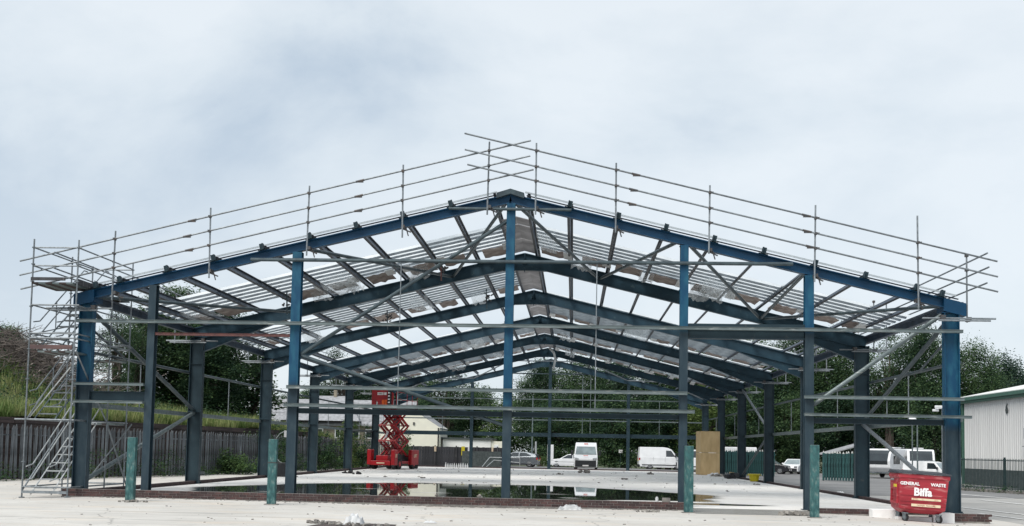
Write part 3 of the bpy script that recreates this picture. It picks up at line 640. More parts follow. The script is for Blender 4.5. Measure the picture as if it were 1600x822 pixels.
# flights
for k, (z0, z1) in enumerate(((-.02, 2.33), (2.33, 4.5), (4.5, 6.65))):
    y0, y1 = (-.95, 1.9) if k != 1 else (-.95, 1.9); xl, xr = -14.78, -14.12
    fl = None
    for x in (xl, xr):
        MB().obox((x, y0, z0+.05), (x, y1, z1), (.02, 0, 0), (0, .05, .05)).obj('stringer', 'alu' if k == 0 else 'tube_dark', tw)
        for off in (.55, 1.0):
            MB().path([(x+(-.05 if x == xl else .05), y0-.28, z0+off-.12), (x+(-.05 if x == xl else .05), y0+.1, z0+off-.05), (x+(-.05 if x == xl else .05), y1, z1+off-.1), (x+(-.05 if x == xl else .05), y1+.25, z1+off-.1)], .02, 8).obj('handrail', 'alu' if k == 0 else 'galv', tw)
        for yy, ff in ((1.0, .36), (2.2, .77)): MB().tube((x, y0+yy, z0+(z1-z0)*ff), (x, y0+yy, z0+(z1-z0)*ff+.95), .018, 6).obj('baluster', 'galv', tw)
    n = 9
    for j in range(n):
        u = (j+.7)/n; MB().box(xl+.02, xr-.02, y0+(y1-y0)*u-.11, y0+(y1-y0)*u+.11, z0+(z1-z0)*u, z0+(z1-z0)*u+.035).obj('tread', 'alu' if k == 0 else 'galv', tw)

# ------------------------------------------------------------------ dwarf brick walls
bm_ = MB().box(-.105, .105, -.05, .05, -.0315, .0315)
brick_mesh = [bm_.mesh('brick', k) for k in ('brick', 'brick2')]
def brick_wall(label, x0, x1, courses, y=-.42, ztop=.17, foot=-.20, bricks=True):
    t_ = thing('brick_wall', label, 'wall', (0, 0, 0))
    zt = ztop-.075*courses
    MB().box(x0+.01, x1-.01, y-.042, y+.22, zt, ztop-.004).obj('mortar_core', 'mortar', t_)
    MB().box(x0-.01, x1+.01, y-.062, y+.21, foot, zt-.002).obj('footing', 'footing', t_)
    for c in range(courses):
        x = x0 - (.1125 if c % 2 else 0)
        while x < x1-.05:
            xc = x+.1125
            if x0-.02 < xc < x1: put('brick', brick_mesh[rnd.random() < .4], t_, (xc+rnd.uniform(-.003, .003), y+rnd.uniform(-.004, .004), ztop-.075*(c+.5)+rnd.uniform(-.002, .002)))
            x += .225
    return t_
brick_wall('long low brown brick wall holding the puddle along the front of the slab', -14.05, 5.62, 3, ztop=.165)
brick_wall('short low dark brick wall between the right teal post and the white foam blocks', 9.6, 11.15, 2, ztop=.085, foot=-.3)
brick_wall('stub of dark brick wall at the foot of the right corner column', 13.45, 14.5, 3, y=-.75, ztop=.03, foot=-.45)
def side_wall(label, p, q, h, wd=.12):
    o = MB().obox((p[0], p[1], h/2-.1), (q[0], q[1], h/2-.1), Vector((q[1]-p[1], p[0]-q[0], 0)).normalized()*wd, (0, 0, h/2+.1)).obj('kerb_wall', 'brick'); return tag(o, label, 'wall')
side_wall('low dark brick kerb running back along the left columns', (-13.66, .2), (-13.66, LEN), .12)
side_wall('low dark brick kerb running back along the right columns', (13.66, 3.2), (13.66, LEN), .09)
side_wall('low dark kerb across the far end of the slab', (-13.3, LEN+.25), (12.9, LEN+.25), .10)

# ------------------------------------------------------------------ teal posts
for (x, y, h, lab) in ((-11.01, -2.3, 1.9, 'leftmost square teal steel post, beside the left corner column'), (-6.74, -2.3, 1.93, 'second square teal post from the left, with a dark band round its middle'), (5.54, -1.6, 1.97, 'square teal post at the right end of the long brick wall'), (8.94, -2.7, 2.05, 'square teal post on the right with rubble at its foot')):
    t_ = thing('guard_post', lab, 'post', (x, y, gz(x, y)), rnd.uniform(-.15, .15), group='square teal guard posts in front of the frame')
    bevel(MB().box(-.125, .125, -.09, .09, -.1, h).obj('shaft', 'teal', t_), .015)
    MB().box(-.11, .11, -.075, .075, h, h+.004).obj('cap', 'footing', t_)
    MB().box(-.19, .19, -.15, .15, -.02, .025).obj('base_collar', 'footing', t_)
    if x == -6.74: MB().box(-.13, .13, -.095, .095, 1.22, 1.26).obj('strap', 'plinth', t_)

# ------------------------------------------------------------------ wheelie bin
def make_bin():
    t_ = thing('waste_bin', 'red wheeled waste bin with dark flat lid in front of the right corner column', 'bin', (12.13, -1.58, gz(12.1, -2)+.0), 0)
    t_.rotation_euler = (0, math.radians(2.8), math.radians(-3)); t_.scale = (1.06,)*3
    mb = MB()
    ring = lambda z, hx, hy0, hy1, cx=0: [(-hx+cx, hy0, z), (hx+cx, hy0, z), (hx+cx, hy1, z), (-hx+cx, hy1, z)]
    lv = [ring(.22, .46, -.30, .34), ring(.34, .60, -.46, .44), ring(.62, .615, -.49, .47), ring(1.16, .64, -.53, .50), ring(1.17, .665, -.56, .53), ring(1.28, .665, -.56, .53)]
    for r_ in lv: mb.v += r_
    for k in range(len(lv)-1):
        for i in range(4): j = (i+1) % 4; mb.face([k*4+i, k*4+j, k*4+4+j, k*4+4+i])
    mb.face([3, 2, 1, 0]); mb.face([len(mb.v)-4+i for i in range(4)])
    bevel(mb.obj('body', 'bin_red', t_), .018)
    for z, y_, hx in ((.56, -.495, .60), (.72, -.505, .61), (.47, -.485, .59)):
        MB().box(-hx, hx, y_-.006, y_+.02, z-.012, z+.012).obj('front_rib', 'bin_red', t_)
    for x in (-.585, -.56, -.6): pass
    # end pocket and trunnion
    MB().box(-.655, -.615, -.36, .30, .84, 1.02).box(-.66, -.61, -.36, -.32, .5, .86).box(-.66, -.61, .26, .30, .5, .86).box(-.66, -.61, -.36, .30, .46, .50).obj('end_pocket', 'bin_red', t_)
    for z in (.58, .66, .74): MB().box(-.637, -.62, -.3, .24, z, z+.02).obj('end_rib', 'bin_red', t_)
    MB().box(.615, .655, -.36, .30, .84, 1.02).obj('end_pocket', 'bin_red', t_)
    for s in (-1, 1): MB().tube((s*.66, 0, 1.1), (s*.74, 0, 1.1), .03, 10).obj('trunnion', 'galv', t_)
    lid = MB().hexa([(-.70, -.60, 1.285), (.70, -.60, 1.285), (.70, .55, 1.285), (-.70, .55, 1.285), (-.68, -.58, 1.33), (.68, -.58, 1.33), (.66, .50, 1.38), (-.66, .50, 1.38)]).obj('lid', 'lid', t_); bevel(lid, .012)
    MB().tube((-.64, .56, 1.33), (.64, .56, 1.33), .02, 8).obj('hinge', 'dark_plastic', lid)
    for (x, y) in ((-.42, -.36), (.46, -.36), (-.42, .30), (.46, .30)):
        c = put('caster', MB().box(-.06, .06, -.06, .06, .20, .235).box(-.04, -.03, -.07, .05, .07, .21).box(.03, .04, -.07, .05, .07, .21).mesh('caster', 'galv'), t_, (x, y, 0), (0, 0, .5))
        MB().disc((0, -.02, .1), (1, 0, 0), .105, .05, 18).obj('tyre', 'black', c)
        MB().disc((0, -.02, .1), (1, 0, 0), .065, .052, 18).obj('rim', 'galv', c)
    R90 = (math.radians(90-2.5), 0, 0)
    text('lettering', 'GENERAL', .118, (-.37, -.532, 1.02), R90, 'letter', t_, bold=.004)
    text('lettering', 'WASTE', .118, (.37, -.532, 1.02), R90, 'letter', t_, bold=.004)
    text('lettering', 'Biffa', .29, (-.02, -.522, .80), R90, 'letter', t_, bold=.012, sx=.95)
    MB().box(-.30, .46, -.5115, -.496, .585, .64).obj('sticker', 'sticker', t_); MB().box(-.30, .46, -.4985, -.482, .415, .485).obj('sticker', 'sticker', t_)
    text('lettering', 'CAUTION   MAX LOAD', .045, (.08, -.5015, .450), R90, 'bin_red', t_, ext=.001)
    MB().box(-.668, -.655, -.30, -.02, .90, .98).obj('plate', 'yellow', t_)
    return t_
make_bin()
# white foam blocks
for (x0, x1, y0, y1, z0, z1, lab) in ((11.05, 11.92, -.95, -.55, -.16, .11, 'white foam block behind the left side of the red bin'), (11.62, 12.62, -1.42, -1.15, -.24, -.06, 'long flat white foam board under the middle of the red bin'), (12.64, 13.25, -1.46, -1.05, -.27, .07, 'upright white foam block behind the right caster of the red bin')):
    o = bevel(MB().box(x0, x1, y0, y1, z0, z1).obj('foam_block', 'poly_white'), .01); tag(o, lab, 'foam block')

# ------------------------------------------------------------------ loose items
def rubble(name, lab, x, y, r, n, z=None, mat='rubble', cat='rubble', sc=.08):
    rr = random.Random(int(abs(x*97+y*31)*10)); mb = MB(); z = gz(x, y) if z is None else z
    for _ in range(n):
        a, d = rr.uniform(0, 6.28), rr.random()**.6*r; s_ = sc*rr.uniform(.3, 1.1); c = Vector((x+d*math.cos(a), y+d*.5*math.sin(a), z+s_*.3+(1-d/r)*sc*.5*rr.random()))
        q = Matrix.Rotation(rr.uniform(0, 3), 3, 'Z') @ Matrix.Rotation(rr.uniform(-.6, .6), 3, 'X')
        p = [c + q @ Vector((sx*s_*rr.uniform(.35, .6), sy*s_*rr.uniform(.3, .55), sz*s_*rr.uniform(.2, .4))) for sx, sy, sz in ((-1, -1, -1), (1, -1, -1), (1, 1, -1), (-1, 1, -1), (-1, -1, 1), (1, -1, 1), (1, 1, 1), (-1, 1, 1))]
        mb.hexa(p)
    return tag(mb.obj(name, mat), lab, cat)
rubble('rubble_heap', 'flat patch of dark rubble in front of the leftmost teal post', -10.75, -2.75, .42, 30)
rubble('rubble_heap', 'small rubble heap in front of the right part of the brick wall', 4.35, -1.55, .35, 30)
rubble('rubble_heap', 'rubble heap at the foot of the right teal post', 8.55, -1.7, .42, 45, sc=.16)
rubble('rubble_heap', 'broken concrete lumps in the pit at the bottom edge', -2.7, -9.5, .8, 46, sc=.085)
rubble('rubble_heap', 'dark rubble patch on the left edge of the bottom pit', -3.6, -9.15, .35, 24, sc=.1, mat='footing')
rubble('rubble_heap', 'white and grey debris heap beside the plywood boxing', 13.0, 44.0, .7, 30, z=.0, sc=.26)
def crumple(lab, x, y, z, sx, sy, sz, mat='film', seed=1, cat='plastic sheet', nm='crumpled_sheet'):
    r = random.Random(seed); mb = MB(); nx, ny = 9, 6
    for j in range(ny+1):
        for i in range(nx+1):
            u, v = i/nx-.5, j/ny-.5; e_ = max(0, 1-(2*u)**4)*max(0, 1-(2*v)**4)
            mb.v.append((x+u*sx+r.uniform(-.02, .02)*sx, y+v*sy, z+.012+e_*sz*r.uniform(.25, 1)))
    for j in range(ny):
        for i in range(nx): k = j*(nx+1)+i; mb.face([k, k+1, k+nx+2, k+nx+1])
    return tag(mb.obj(nm, mat), lab, cat)
crumple('crumpled clear plastic bag against the brick wall right of the central post', 2.05, -1.15, gz(2, -1), .75, .40, .17, seed=3)
crumple('crumpled white sack lying in the pit at the bottom edge', -2.78, -9.25, gz(-2.7, -9.2), .45, .4, .26, 'white_pad', 5)
crumple('small white litter flat on the yard right of the pit', -1.2, -8.2, gz(0, -8), .3, .2, .05, 'white_pad', 6, 'litter', 'litter')
crumple('white sheet of debris on the slab left of the yellow tub', 12.6, 44.5, .0, 1.2, .8, .28, 'white_pad', 7)
crumple('scrap of white litter on the asphalt behind the right teal post', 15.3, 19.5, -.2, .5, .4, .14, 'white_pad', 8, 'litter', 'litter')
for k, (x, y, s_) in enumerate(((-12.0, 30.9, .38), (-10.9, 29.4, .24), (-8.4, 25, .12), (-6.1, 24.2, .14), (1.2, 40, .2), (5.2, 30, .22), (8.0, 46, .25), (12.2, 25, .15), (9, 14, .1), (3, 46, .4))):
    lab = ['larger black lump of debris on the slab in front of the third left column', 'smaller black lump of debris on the slab left of the scissor lift', 'dark crumb of debris on the slab in front of the scissor lift', 'dark crumb of debris on the slab in line with the scissor lift right wheels', 'dark debris on the slab below the grey car', 'dark streak of debris at the middle of the slab', 'debris on the slab below the long white van', 'grey crumb of debris inside the right columns', 'small grey crumb of debris near the right opening', 'dark debris in front of the white van with red lettering'][k]
    rubble('debris', lab, x, y, s_*1.2, 7, z=0, mat='footing' if k > 1 else 'black', cat='debris', sc=s_*.7)
t_ = thing('white_bottle', 'white container standing by the end of the puddle behind the brick wall', 'container', (4.72, -.28, .165)); MB().tube((0, 0, 0), (0, 0, .12), .05, 10).tube((0, 0, .12), (0, 0, .15), .03, 10).obj('body', 'white_pad', t_); MB().tube((0, 0, .15), (0, 0, .17), .025, 10).obj('cap', 'clamp', t_)
o = MB().box(4.88, 5.12, -.40, -.22, .165, .285).obj('small_block', 'footing'); tag(o, 'small grey block on the wall top beside the white container', 'block')
for k, (x, lab) in enumerate(((-.75, 'small pale stone on the wall top just left of the central blue post'), (-2.1, 'small pale stone on the wall top a little further left of the central post'))):
    rubble('stone', lab, x, -.32, .06, 4, z=.17, cat='stone', sc=.10)
rg = random.Random(21); mb = MB()
for _ in range(650):
    if rg.random() < .6: x, y = rg.uniform(-18, 15), -.6-rg.random()**1.5*13; z = gz(x, y)
    else: x, y = rg.uniform(-13, 13), rg.uniform(14, 56); z = .004
    q = (.007+.03*rg.random()**3)*(1 if y < 0 else 1.8); a = rg.uniform(0, 3)
    mb.obox((x-q*math.cos(a), y-q*math.sin(a), z+q*.3), (x+q*math.cos(a), y+q*math.sin(a), z+q*.4), (-q*.6*math.sin(a), q*.6*math.cos(a), 0), (0, 0, q*.35))
struct(mb.obj('gravel', 'rubble'), 'stuff')
mb = MB()
for _ in range(420):
    x = rg.uniform(-13.9, 5.6) if rg.random() < .5 else rg.gauss(-1.2, 2.2); y = -.50-abs(rg.gauss(0, .12)); z = gz(x, y); q = rg.uniform(.012, .05); a = rg.uniform(0, 3)
    mb.obox((x-q*math.cos(a), y-q*math.sin(a), z+q*.2), (x+q*math.cos(a), y+q*math.sin(a), z+q*.4), (-q*.6*math.sin(a), q*.6*math.cos(a), 0), (0, 0, q*.4))
struct(mb.obj('wall_foot_debris', 'footing'), 'stuff')
# cable and junction box hanging on a thin pole by the second teal post
t_ = thing('cable_reel', 'black box with looped grey cable standing behind the second teal post', 'cable', (-13.1, 21.5, 0))
MB().tube((.1, 0, 0), (.1, 0, 3.9), .03, 6).obj('pole', 'rail', t_)
MB().path([(-.05+.75*math.cos(a)*(.8), 0, 1.55+.85*math.sin(a)) for a in [k*math.pi/9 for k in range(3, 21)]], .022, 5).obj('cable_loop', 'rope', t_)
bevel(MB().box(-.45, .25, -.2, .2, 0, .75).obj('box', 'dark_plastic', t_), .03); MB().box(-.1, .35, -.12, .12, 2.1, 2.45).obj('junction_box', 'white_pad', t_)
t_ = thing('timber_stack', 'low stack of pale planks and tubes lying by the left fence', 'stack', (-19.9, 23.6, gz(-19, 20)))
for k in range(9): MB().obox((-1.6+rnd.uniform(-.3, .3), rnd.uniform(-.3, .3), .05+.06*(k//3)), (1.4+rnd.uniform(-.5, .5), rnd.uniform(-.4, .4), .05+.07*(k//3)), (0, .10, 0), (0, 0, .022)).obj('plank', 'galv' if k % 2 else 'rail', t_)
# plywood boxing
t_ = thing('plywood_boxing', 'tall plywood boxed enclosure round a pipe inside the right columns', 'boxing', (12.9, 49.0, 0), .08)
for (x0, x1, y0, y1) in ((-.98, .48, -.9, -.88), (-.98, .48, .88, .9), (-1.0, -.98, -.9, .9), (.48, .50, -.9, .9)):
    for k in range(2): MB().box(x0, x1, y0, y1, .02+k*1.72, 1.72+k*1.64).obj('panel', 'ply', t_)
MB().box(-1.0, .50, -.9, .9, 3.37, 3.40).obj('top_panel', 'ply', t_)
# yellow tub
t_ = thing('yellow_tub', 'round yellow plastic builders tub near the right columns', 'tub', (13.3, 32.0, 0.01))
mb = MB(); n = 20; prof = ((.24, 0), (.25, .02), (.34, .42), (.37, .43), (.37, .46), (.32, .45), (.24, .05), (0.0, .05))
for (r_, z) in prof:
    for i in range(n): a = 2*math.pi*i/n; mb.v.append((r_*math.cos(a), r_*math.sin(a), z))
for k in range(len(prof)-1):
    for i in range(n): j = (i+1) % n; mb.face([k*n+i, k*n+j, k*n+n+j, k*n+n+i])
mb.face(list(range(n))[::-1]); mb.obj('body', 'yellow', t_, True)
for s in (-1, 1): MB().path([(s*.36, -.1, .42), (s*.42, -.08, .36), (s*.42, .08, .36), (s*.36, .1, .42)], .015, 6).obj('handle', 'yellow', t_)
tag(rubble('tool_bag', '', 12.9, 37.5, .4, 14, z=.05, mat='dark_plastic', cat='bag', sc=.45), 'dark bundle of sacks at the foot of the fourth right column', 'bag')
tag(rubble('timber_offcuts', '', 13.0, 38.9, .3, 8, z=.05, mat='ply', cat='timber', sc=.4), 'pale timber offcuts beside the dark bundle by the right columns', 'timber')

# ------------------------------------------------------------------ white bottles by the back wall
for k in range(11):
    x = -8.9+k*.19; z1 = .30+rnd.random()*.10
    t_ = thing('white_bottle', ('leftmost white bottle of the row near the rear board fence' if k == 0 else 'rightmost white bottle of the row near the rear board fence' if k == 10 else 'white plastic bottle inside the row near the rear board fence'), 'bottle', (x, 56.5+rnd.uniform(-.1, .1), 0), group='row of white bottles on the slab')
    MB().tube((0, 0, 0), (0, 0, z1*.65), .07, 8).tube((0, 0, z1*.65), (0, 0, z1*.9), .07, 8, .03).tube((0, 0, z1*.9), (0, 0, z1+.06), .03, 8).obj('body', 'white_pad', t_)

# ------------------------------------------------------------------ scissor lift
lf = thing('scissor_lift', 'red diesel scissor lift with its platform raised, inside the left columns', 'scissor lift', (-11.75, 46.6, 0), math.radians(-14))
mb = MB(); mb.box(-.95, .95, -2.2, 2.2, .42, .62); bevel(mb.obj('chassis', 'red_paint', lf), .03)
for (y0, y1) in ((-2.35, -1.75), (.95, 2.35)):
    for s in (-1, 1): bevel(MB().box(min(s*.82, s*1.14), max(s*.82, s*1.14), y0, y1, .32, 1.5).obj('side_box', 'red_paint', lf), .05)
bevel(MB().box(-.80, .80, -2.42, -2.2, .32, .66).obj('bumper', 'red_paint', lf), .03)
bevel(MB().box(-.45, .5, -2.2, -1.6, .66, 1.05).obj('tool_tray', 'red_paint', lf), .03)
MB().box(-.6, .6, -1.2, 1.8, .62, 1.1).obj('engine_cover', 'dark_plastic', lf)
for (x, y) in ((-.98, -1.35), (.98, -1.35), (-.98, 1.4), (.98, 1.4)):
    wh = MB().disc((x, y, .42), (1, 0, 0), .42, .30, 20).obj('wheel', 'black', lf); MB().disc((x+(.16 if x > 0 else -.16), y, .42), (1, 0, 0), .2, .03, 14).obj('rim', 'red_paint', wh)
for (x, y) in ((-1.0, -2.2), (1.0, -2.2), (1.0, 2.2), (-1, 2.2)): MB().disc((x, y, .22), (1, 0, 0), .2, .16, 14).obj('outrigger_pad', 'black', lf)
text('lettering', 'LIFT', .34, (1.146, 1.65, 1.02), (math.radians(90), 0, math.radians(90)), 'sticker', lf, bold=.01)
text('lettering', 'LIFT', .34, (1.146, -2.05, 1.02), (math.radians(90), 0, math.radians(90)), 'sticker', lf, bold=.01, sx=.5)
MB().box(-.3, .35, -2.432, -2.42, .44, .52).obj('sticker', 'sticker', lf)
zb, zt, ns = 1.0, 4.55, 3
for s in (-.62, -.3, .3, .62):
    for k in range(ns):
        a, c = zb+(zt-zb)*k/ns, zb+(zt-zb)*(k+1)/ns
        for d in (-1, 1):
            MB().obox((s+d*.05, -1.25*d, a), (s+d*.05, 1.25*d, c), (.04, 0, 0), (0, .055, .085)).obj('scissor_arm', 'red_paint', lf)
for k in range(ns+1):
    z = zb+(zt-zb)*k/ns
    for y in (-1.25, 1.25): MB().tube((-.72, y, z), (.72, y, z), .05, 8).obj('pivot_bar', 'red_paint', lf)
for k in range(ns): z = zb+(zt-zb)*(k+.5)/ns; MB().tube((-.74, 0, z), (.74, 0, z), .06, 8).obj('pivot_bar', 'red_paint', lf)
MB().tube((0, -.9, 1.1), (0, .6, 2.7), .10, 10).obj('hydraulic_ram', 'redoxide', lf); MB().tube((.1, -.2, 2.5), (.1, .7, 3.7), .08, 10).obj('hydraulic_ram', 'chrome', lf)
MB().tube((-.45, -1.0, 1.9), (-.2, -.7, 2.9), .09, 8).obj('hose', 'white_pad', lf)
pf = MB().box(-1.0, 1.0, -2.0, 2.0, 4.62, 4.74).obj('platform_deck', 'dark_plastic', lf)
MB().box(-.98, 1.0, -2.012, -2.0, 4.64, 4.72).obj('hazard_strip', 'yellow', pf)
for k in range(9): MB().box(-.9+k*.2, -.82+k*.2, -2.018, -2.011, 4.645, 4.715).obj('hazard_bar', 'black', pf)
for (x0, x1, y0, y1) in ((-1.02, .30, -2.04, -2.0), (-1.04, -1.0, -2.0, 2.0)):
    MB().box(x0, x1, y0, y1, 4.76, 6.02).obj('guard_panel', 'red_paint', lf)
for x, y in ((1.02, 0), (1.02, 1.0), (1.02, 2.0), (.65, -2.02), (1.02, -2.02)): MB().tube((x, y, 4.74), (x, y, 5.85), .025, 6).obj('guard_post', 'red_paint', lf)
MB().tube((1.02, -2, 5.85), (1.02, 2, 5.85), .025, 6).tube((1.02, -2, 5.3), (1.02, 2, 5.3), .025, 6).obj('guard_rail', 'red_paint', lf)
MB().box(-.55, -.05, -2.052, -2.041, 5.62, 5.82).box(.0, .2, -2.052, -2.041, 5.62, 5.82).obj('label_plate', 'letter', lf)
text('lettering', 'safety', .15, (-.3, -2.056, 5.72), (math.radians(90), 0, 0), 'black', lf, ext=.002)
bevel(MB().box(.38, .62, -2.25, -1.95, 4.9, 5.95).obj('control_box', 'dark_plastic', lf), .03)
for k in range(4): MB().box(.42, .58, -2.262, -2.251, 5.0+k*.24, 5.1+k*.24).obj('decal', 'letter', lf)
for nm, x, mt in (('orange_vest', -.05, 'orange'), ('orange_vest', .18, 'orange'), ('water_bottle', -.55, 'white_pad')):
    mb = MB()
    if nm == 'water_bottle': mb.tube((0, 0, 0), (0, 0, .3), .06, 10).tube((0, 0, .3), (0, 0, .38), .03, 10)
    else:
        for j in range(4): mb.hexa([(-.1, -.02, j*.12), (.1, -.02, j*.12), (.1, .02, j*.12), (-.1, .02, j*.12), (-.1+.02*(j % 2), -.03, j*.12+.12), (.1, -.03, j*.12+.12), (.1, .01, j*.12+.12), (-.1, .01, j*.12+.12)])
    o = mb.obj(nm, mt); o.matrix_world = Matrix.Translation((-11.75, 46.6, 0)) @ Matrix.Rotation(math.radians(-14), 4, 'Z') @ Matrix.Translation((x, -2.09, 4.78))
    tag(o, {'orange_vest': 'orange hi-vis cloth hung on the scissor lift platform, %s one' % ('left' if x < 0 else 'right'), 'water_bottle': 'white bottle clipped outside the scissor lift platform'}[nm], 'vest' if mt == 'orange' else 'bottle')

# ------------------------------------------------------------------ vehicles (local: +x forward, z up)
def slab_body(outline, yf):
    mb = MB(); n = len(outline)
    for s in (-1, 1):
        for (x, z) in outline: mb.v.append((x, s*yf(z), z))
    mb.face(list(range(n))); mb.face([n+i for i in range(n)][::-1])
    for i in range(n): j = (i+1) % n; mb.face([i, n+i, n+j, j])
    return mb
def arch(cx, r, z0, k=8): return [(cx-r*math.cos(math.pi*i/k), z0+r*math.sin(math.pi*i/k)) for i in range(k+1)]
def vehicle(name, label, cat, loc, rz, paint, Ln, Wd, lower, upper, belt, top, taper, wheels, wr, side_windows, screen, rear, van=False, scale=1, group=None):
    t_ = thing(name, label, cat, loc, rz, group); t_.scale = (scale,)*3
    hw = Wd/2
    yl = lambda z: hw*(1-.06*max(0, (.45-z)/.45))
    yu = lambda z: hw*(.985-taper*max(0, (z-belt))/(top-belt))
    pts = [(-Ln/2+.02, wr*.75)]
    for cx in wheels: pts += arch(cx, wr*1.18, wr*.75)
    pts += [(Ln/2-.02, wr*.75)] + lower
    bevel(slab_body(pts, yl).obj('body', paint, t_), .05, 2)
    bevel(slab_body(upper, yu).obj('cabin', paint, t_), .04, 2)
    for win in side_windows:
        for s in (-1, 1):
            mb = MB(); n = len(win); mb.v += [(x, s*(yu(z)+.004), z) for x, z in win]+[(x, s*(yu(z)-.02), z) for x, z in win]
            mb.face(list(range(n))); mb.face([n+i for i in range(n)][::-1])
            for i in range(n): j = (i+1) % n; mb.face([i, n+i, n+j, j])
            mb.obj('side_window', 'glass', t_)
    for nm, seg, mt in (('windscreen', screen, 'screen'), ('rear_window', rear, 'glass')):
        if not seg: continue
        (xa, za), (xb, zb_) = seg; nrm = Vector((zb_-za, 0, xa-xb)).normalized(); nrm = nrm if (nrm.x > 0) == (nm == 'windscreen') else -nrm
        ya, yb = yu(za)-.10, yu(zb_)-.13; a = Vector((xa, 0, za)); c = Vector((xb, 0, zb_)); u = (c-a)*.06
        p = [a+u+Vector((0, -ya, 0)), a+u+Vector((0, ya, 0)), c-u+Vector((0, yb, 0)), c-u+Vector((0, -yb, 0))]
        MB().hexa([q-nrm*.02 for q in p]+[q+nrm*.012 for q in p]).obj(nm, mt, t_)
    for cx in wheels:
        for s in (-1, 1):
            wh = MB().disc((cx, s*(hw-.13), wr), (0, 1, 0), wr, .22, 20).obj('wheel', 'black', t_)
            rm = MB().disc((cx, s*(hw-.015), wr), (0, 1, 0), wr*.62, .02, 16).obj('rim', 'chrome', wh)
            mb = MB()
            for k in range(5): a = 2*math.pi*k/5+.3; mb.cbox(cx+math.cos(a)*wr*.4, s*(hw-.002), wr+math.sin(a)*wr*.4, wr*.16, .01, wr*.16)
            mb.obj('wheel_hole', 'black', rm)
        MB().box(cx-wr*1.1, cx+wr*1.1, -hw+.26, hw-.26, wr*.75, wr*1.9).obj('wheel_well', 'black', t_)
    return t_, yl, yu
def fronts(t_, Ln, hw, zl, bump, plate=True, dark=True, hl=.2):
    x = Ln/2
    for s in (-1, 1):
        MB().hexa([(x-.28, s*(hw-.03), zl-.06), (x+.015, s*(hw-.42), zl-.05), (x+.015, s*(hw-.42), zl+.07), (x-.28, s*(hw-.03), zl+.14), (x-.28, s*(hw+.012), zl-.06), (x+.02, s*(hw-.10), zl-.05), (x+.02, s*(hw-.10), zl+.07), (x-.28, s*(hw+.012), zl+.14)]).obj('headlight', 'chrome', t_)
        MB().box(-x-.012, -x+.12, min(s*(hw-.25), s*(hw+.008)), max(s*(hw-.25), s*(hw+.008)), zl, zl+.22).obj('taillight', 'taillight', t_)
    if dark: bevel(MB().box(x-.1, x+.03, -hw+.12, hw-.12, bump, zl-.12).obj('grille', 'dark_plastic', t_), .02)
    if plate:
        MB().box(x+.03, x+.045, -.26, .26, bump+.06, bump+.17).obj('number_plate', 'letter', t_); MB().box(-x-.03, -x-.012, -.26, .26, zl-.1, zl).obj('number_plate', 'yellow', t_)
def hatch(label, loc, rz, paint, scale=1, nm='parked_car'):
    Ln, Wd = 4.2, 1.78
    t_, yl, yu = vehicle(nm, label, 'car', loc, rz, paint, Ln, Wd, [(2.1, .62), (2.0, .80), (1.25, .93), (-1.95, .98), (-2.08, .75)],
        [(1.22, .90), (.45, 1.40), (.2, 1.46), (-1.3, 1.46), (-1.75, 1.36), (-2.0, .95)], .93, 1.46, .18, (1.32, -1.28), .33,
        [[(.95, .98), (.35, 1.36), (-.25, 1.38), (-.25, .98)], [(-.32, .98), (-.32, 1.38), (-1.25, 1.37), (-1.6, 1.02)]], ((1.20, .93), (.42, 1.42)), ((-2.0, .98), (-1.78, 1.36)))
    fronts(t_, Ln, Wd/2, .68, .28)
    for s in (-1, 1): bevel(MB().cbox(.75, s*1.0, 1.0, .14, .18, .13).obj('wing_mirror', paint, t_), .02)
    t_.scale = (scale,)*3; return t_
def suv(label, loc, rz, paint):
    Ln, Wd = 4.35, 1.84
    t_, yl, yu = vehicle('parked_car', label, 'car', loc, rz, paint, Ln, Wd, [(2.17, .68), (2.05, .92), (1.3, 1.05), (-2.0, 1.12), (-2.16, .85)],
        [(1.28, 1.02), (.45, 1.52), (.1, 1.58), (-1.0, 1.56), (-1.95, 1.32), (-2.1, 1.08)], 1.03, 1.58, .2, (1.36, -1.32), .37,
        [[(1.0, 1.08), (.4, 1.48), (-.2, 1.5), (-.2, 1.08)], [(-.27, 1.08), (-.27, 1.5), (-1.0, 1.47), (-1.55, 1.16)]], ((1.26, 1.05), (.45, 1.52)), ((-2.05, 1.12), (-1.15, 1.53)))
    fronts(t_, Ln, Wd/2, .78, .32)
    for s in (-1, 1): bevel(MB().cbox(.8, s*1.03, 1.1, .14, .18, .14).obj('wing_mirror', paint, t_), .02)
    MB().box(-1.6, 1.6, -.94, .94, .28, .36).obj('sill', 'dark_plastic', t_); return t_
def saloon(label, loc, rz, paint):
    Ln, Wd = 4.7, 1.8
    t_, yl, yu = vehicle('parked_car', label, 'car', loc, rz, paint, Ln, Wd, [(2.34, .6), (2.2, .78), (1.2, .92), (-1.9, .98), (-2.3, .92), (-2.34, .6)],
        [(1.15, .88), (.3, 1.36), (0, 1.42), (-.8, 1.40), (-1.8, .96)], .92, 1.42, .2, (1.45, -1.4), .33,
        [[(.9, .96), (.25, 1.33), (-.25, 1.35), (-.25, .96)], [(-.32, .96), (-.32, 1.35), (-.8, 1.33), (-1.35, 1.0)]], ((1.13, .92), (.28, 1.38)), ((-1.75, 1.0), (-.85, 1.38)))
    fronts(t_, Ln, Wd/2, .64, .26); MB().box(-1.6, 1.6, -.91, .91, .58, .61).obj('side_trim', 'dark_plastic', t_); return t_
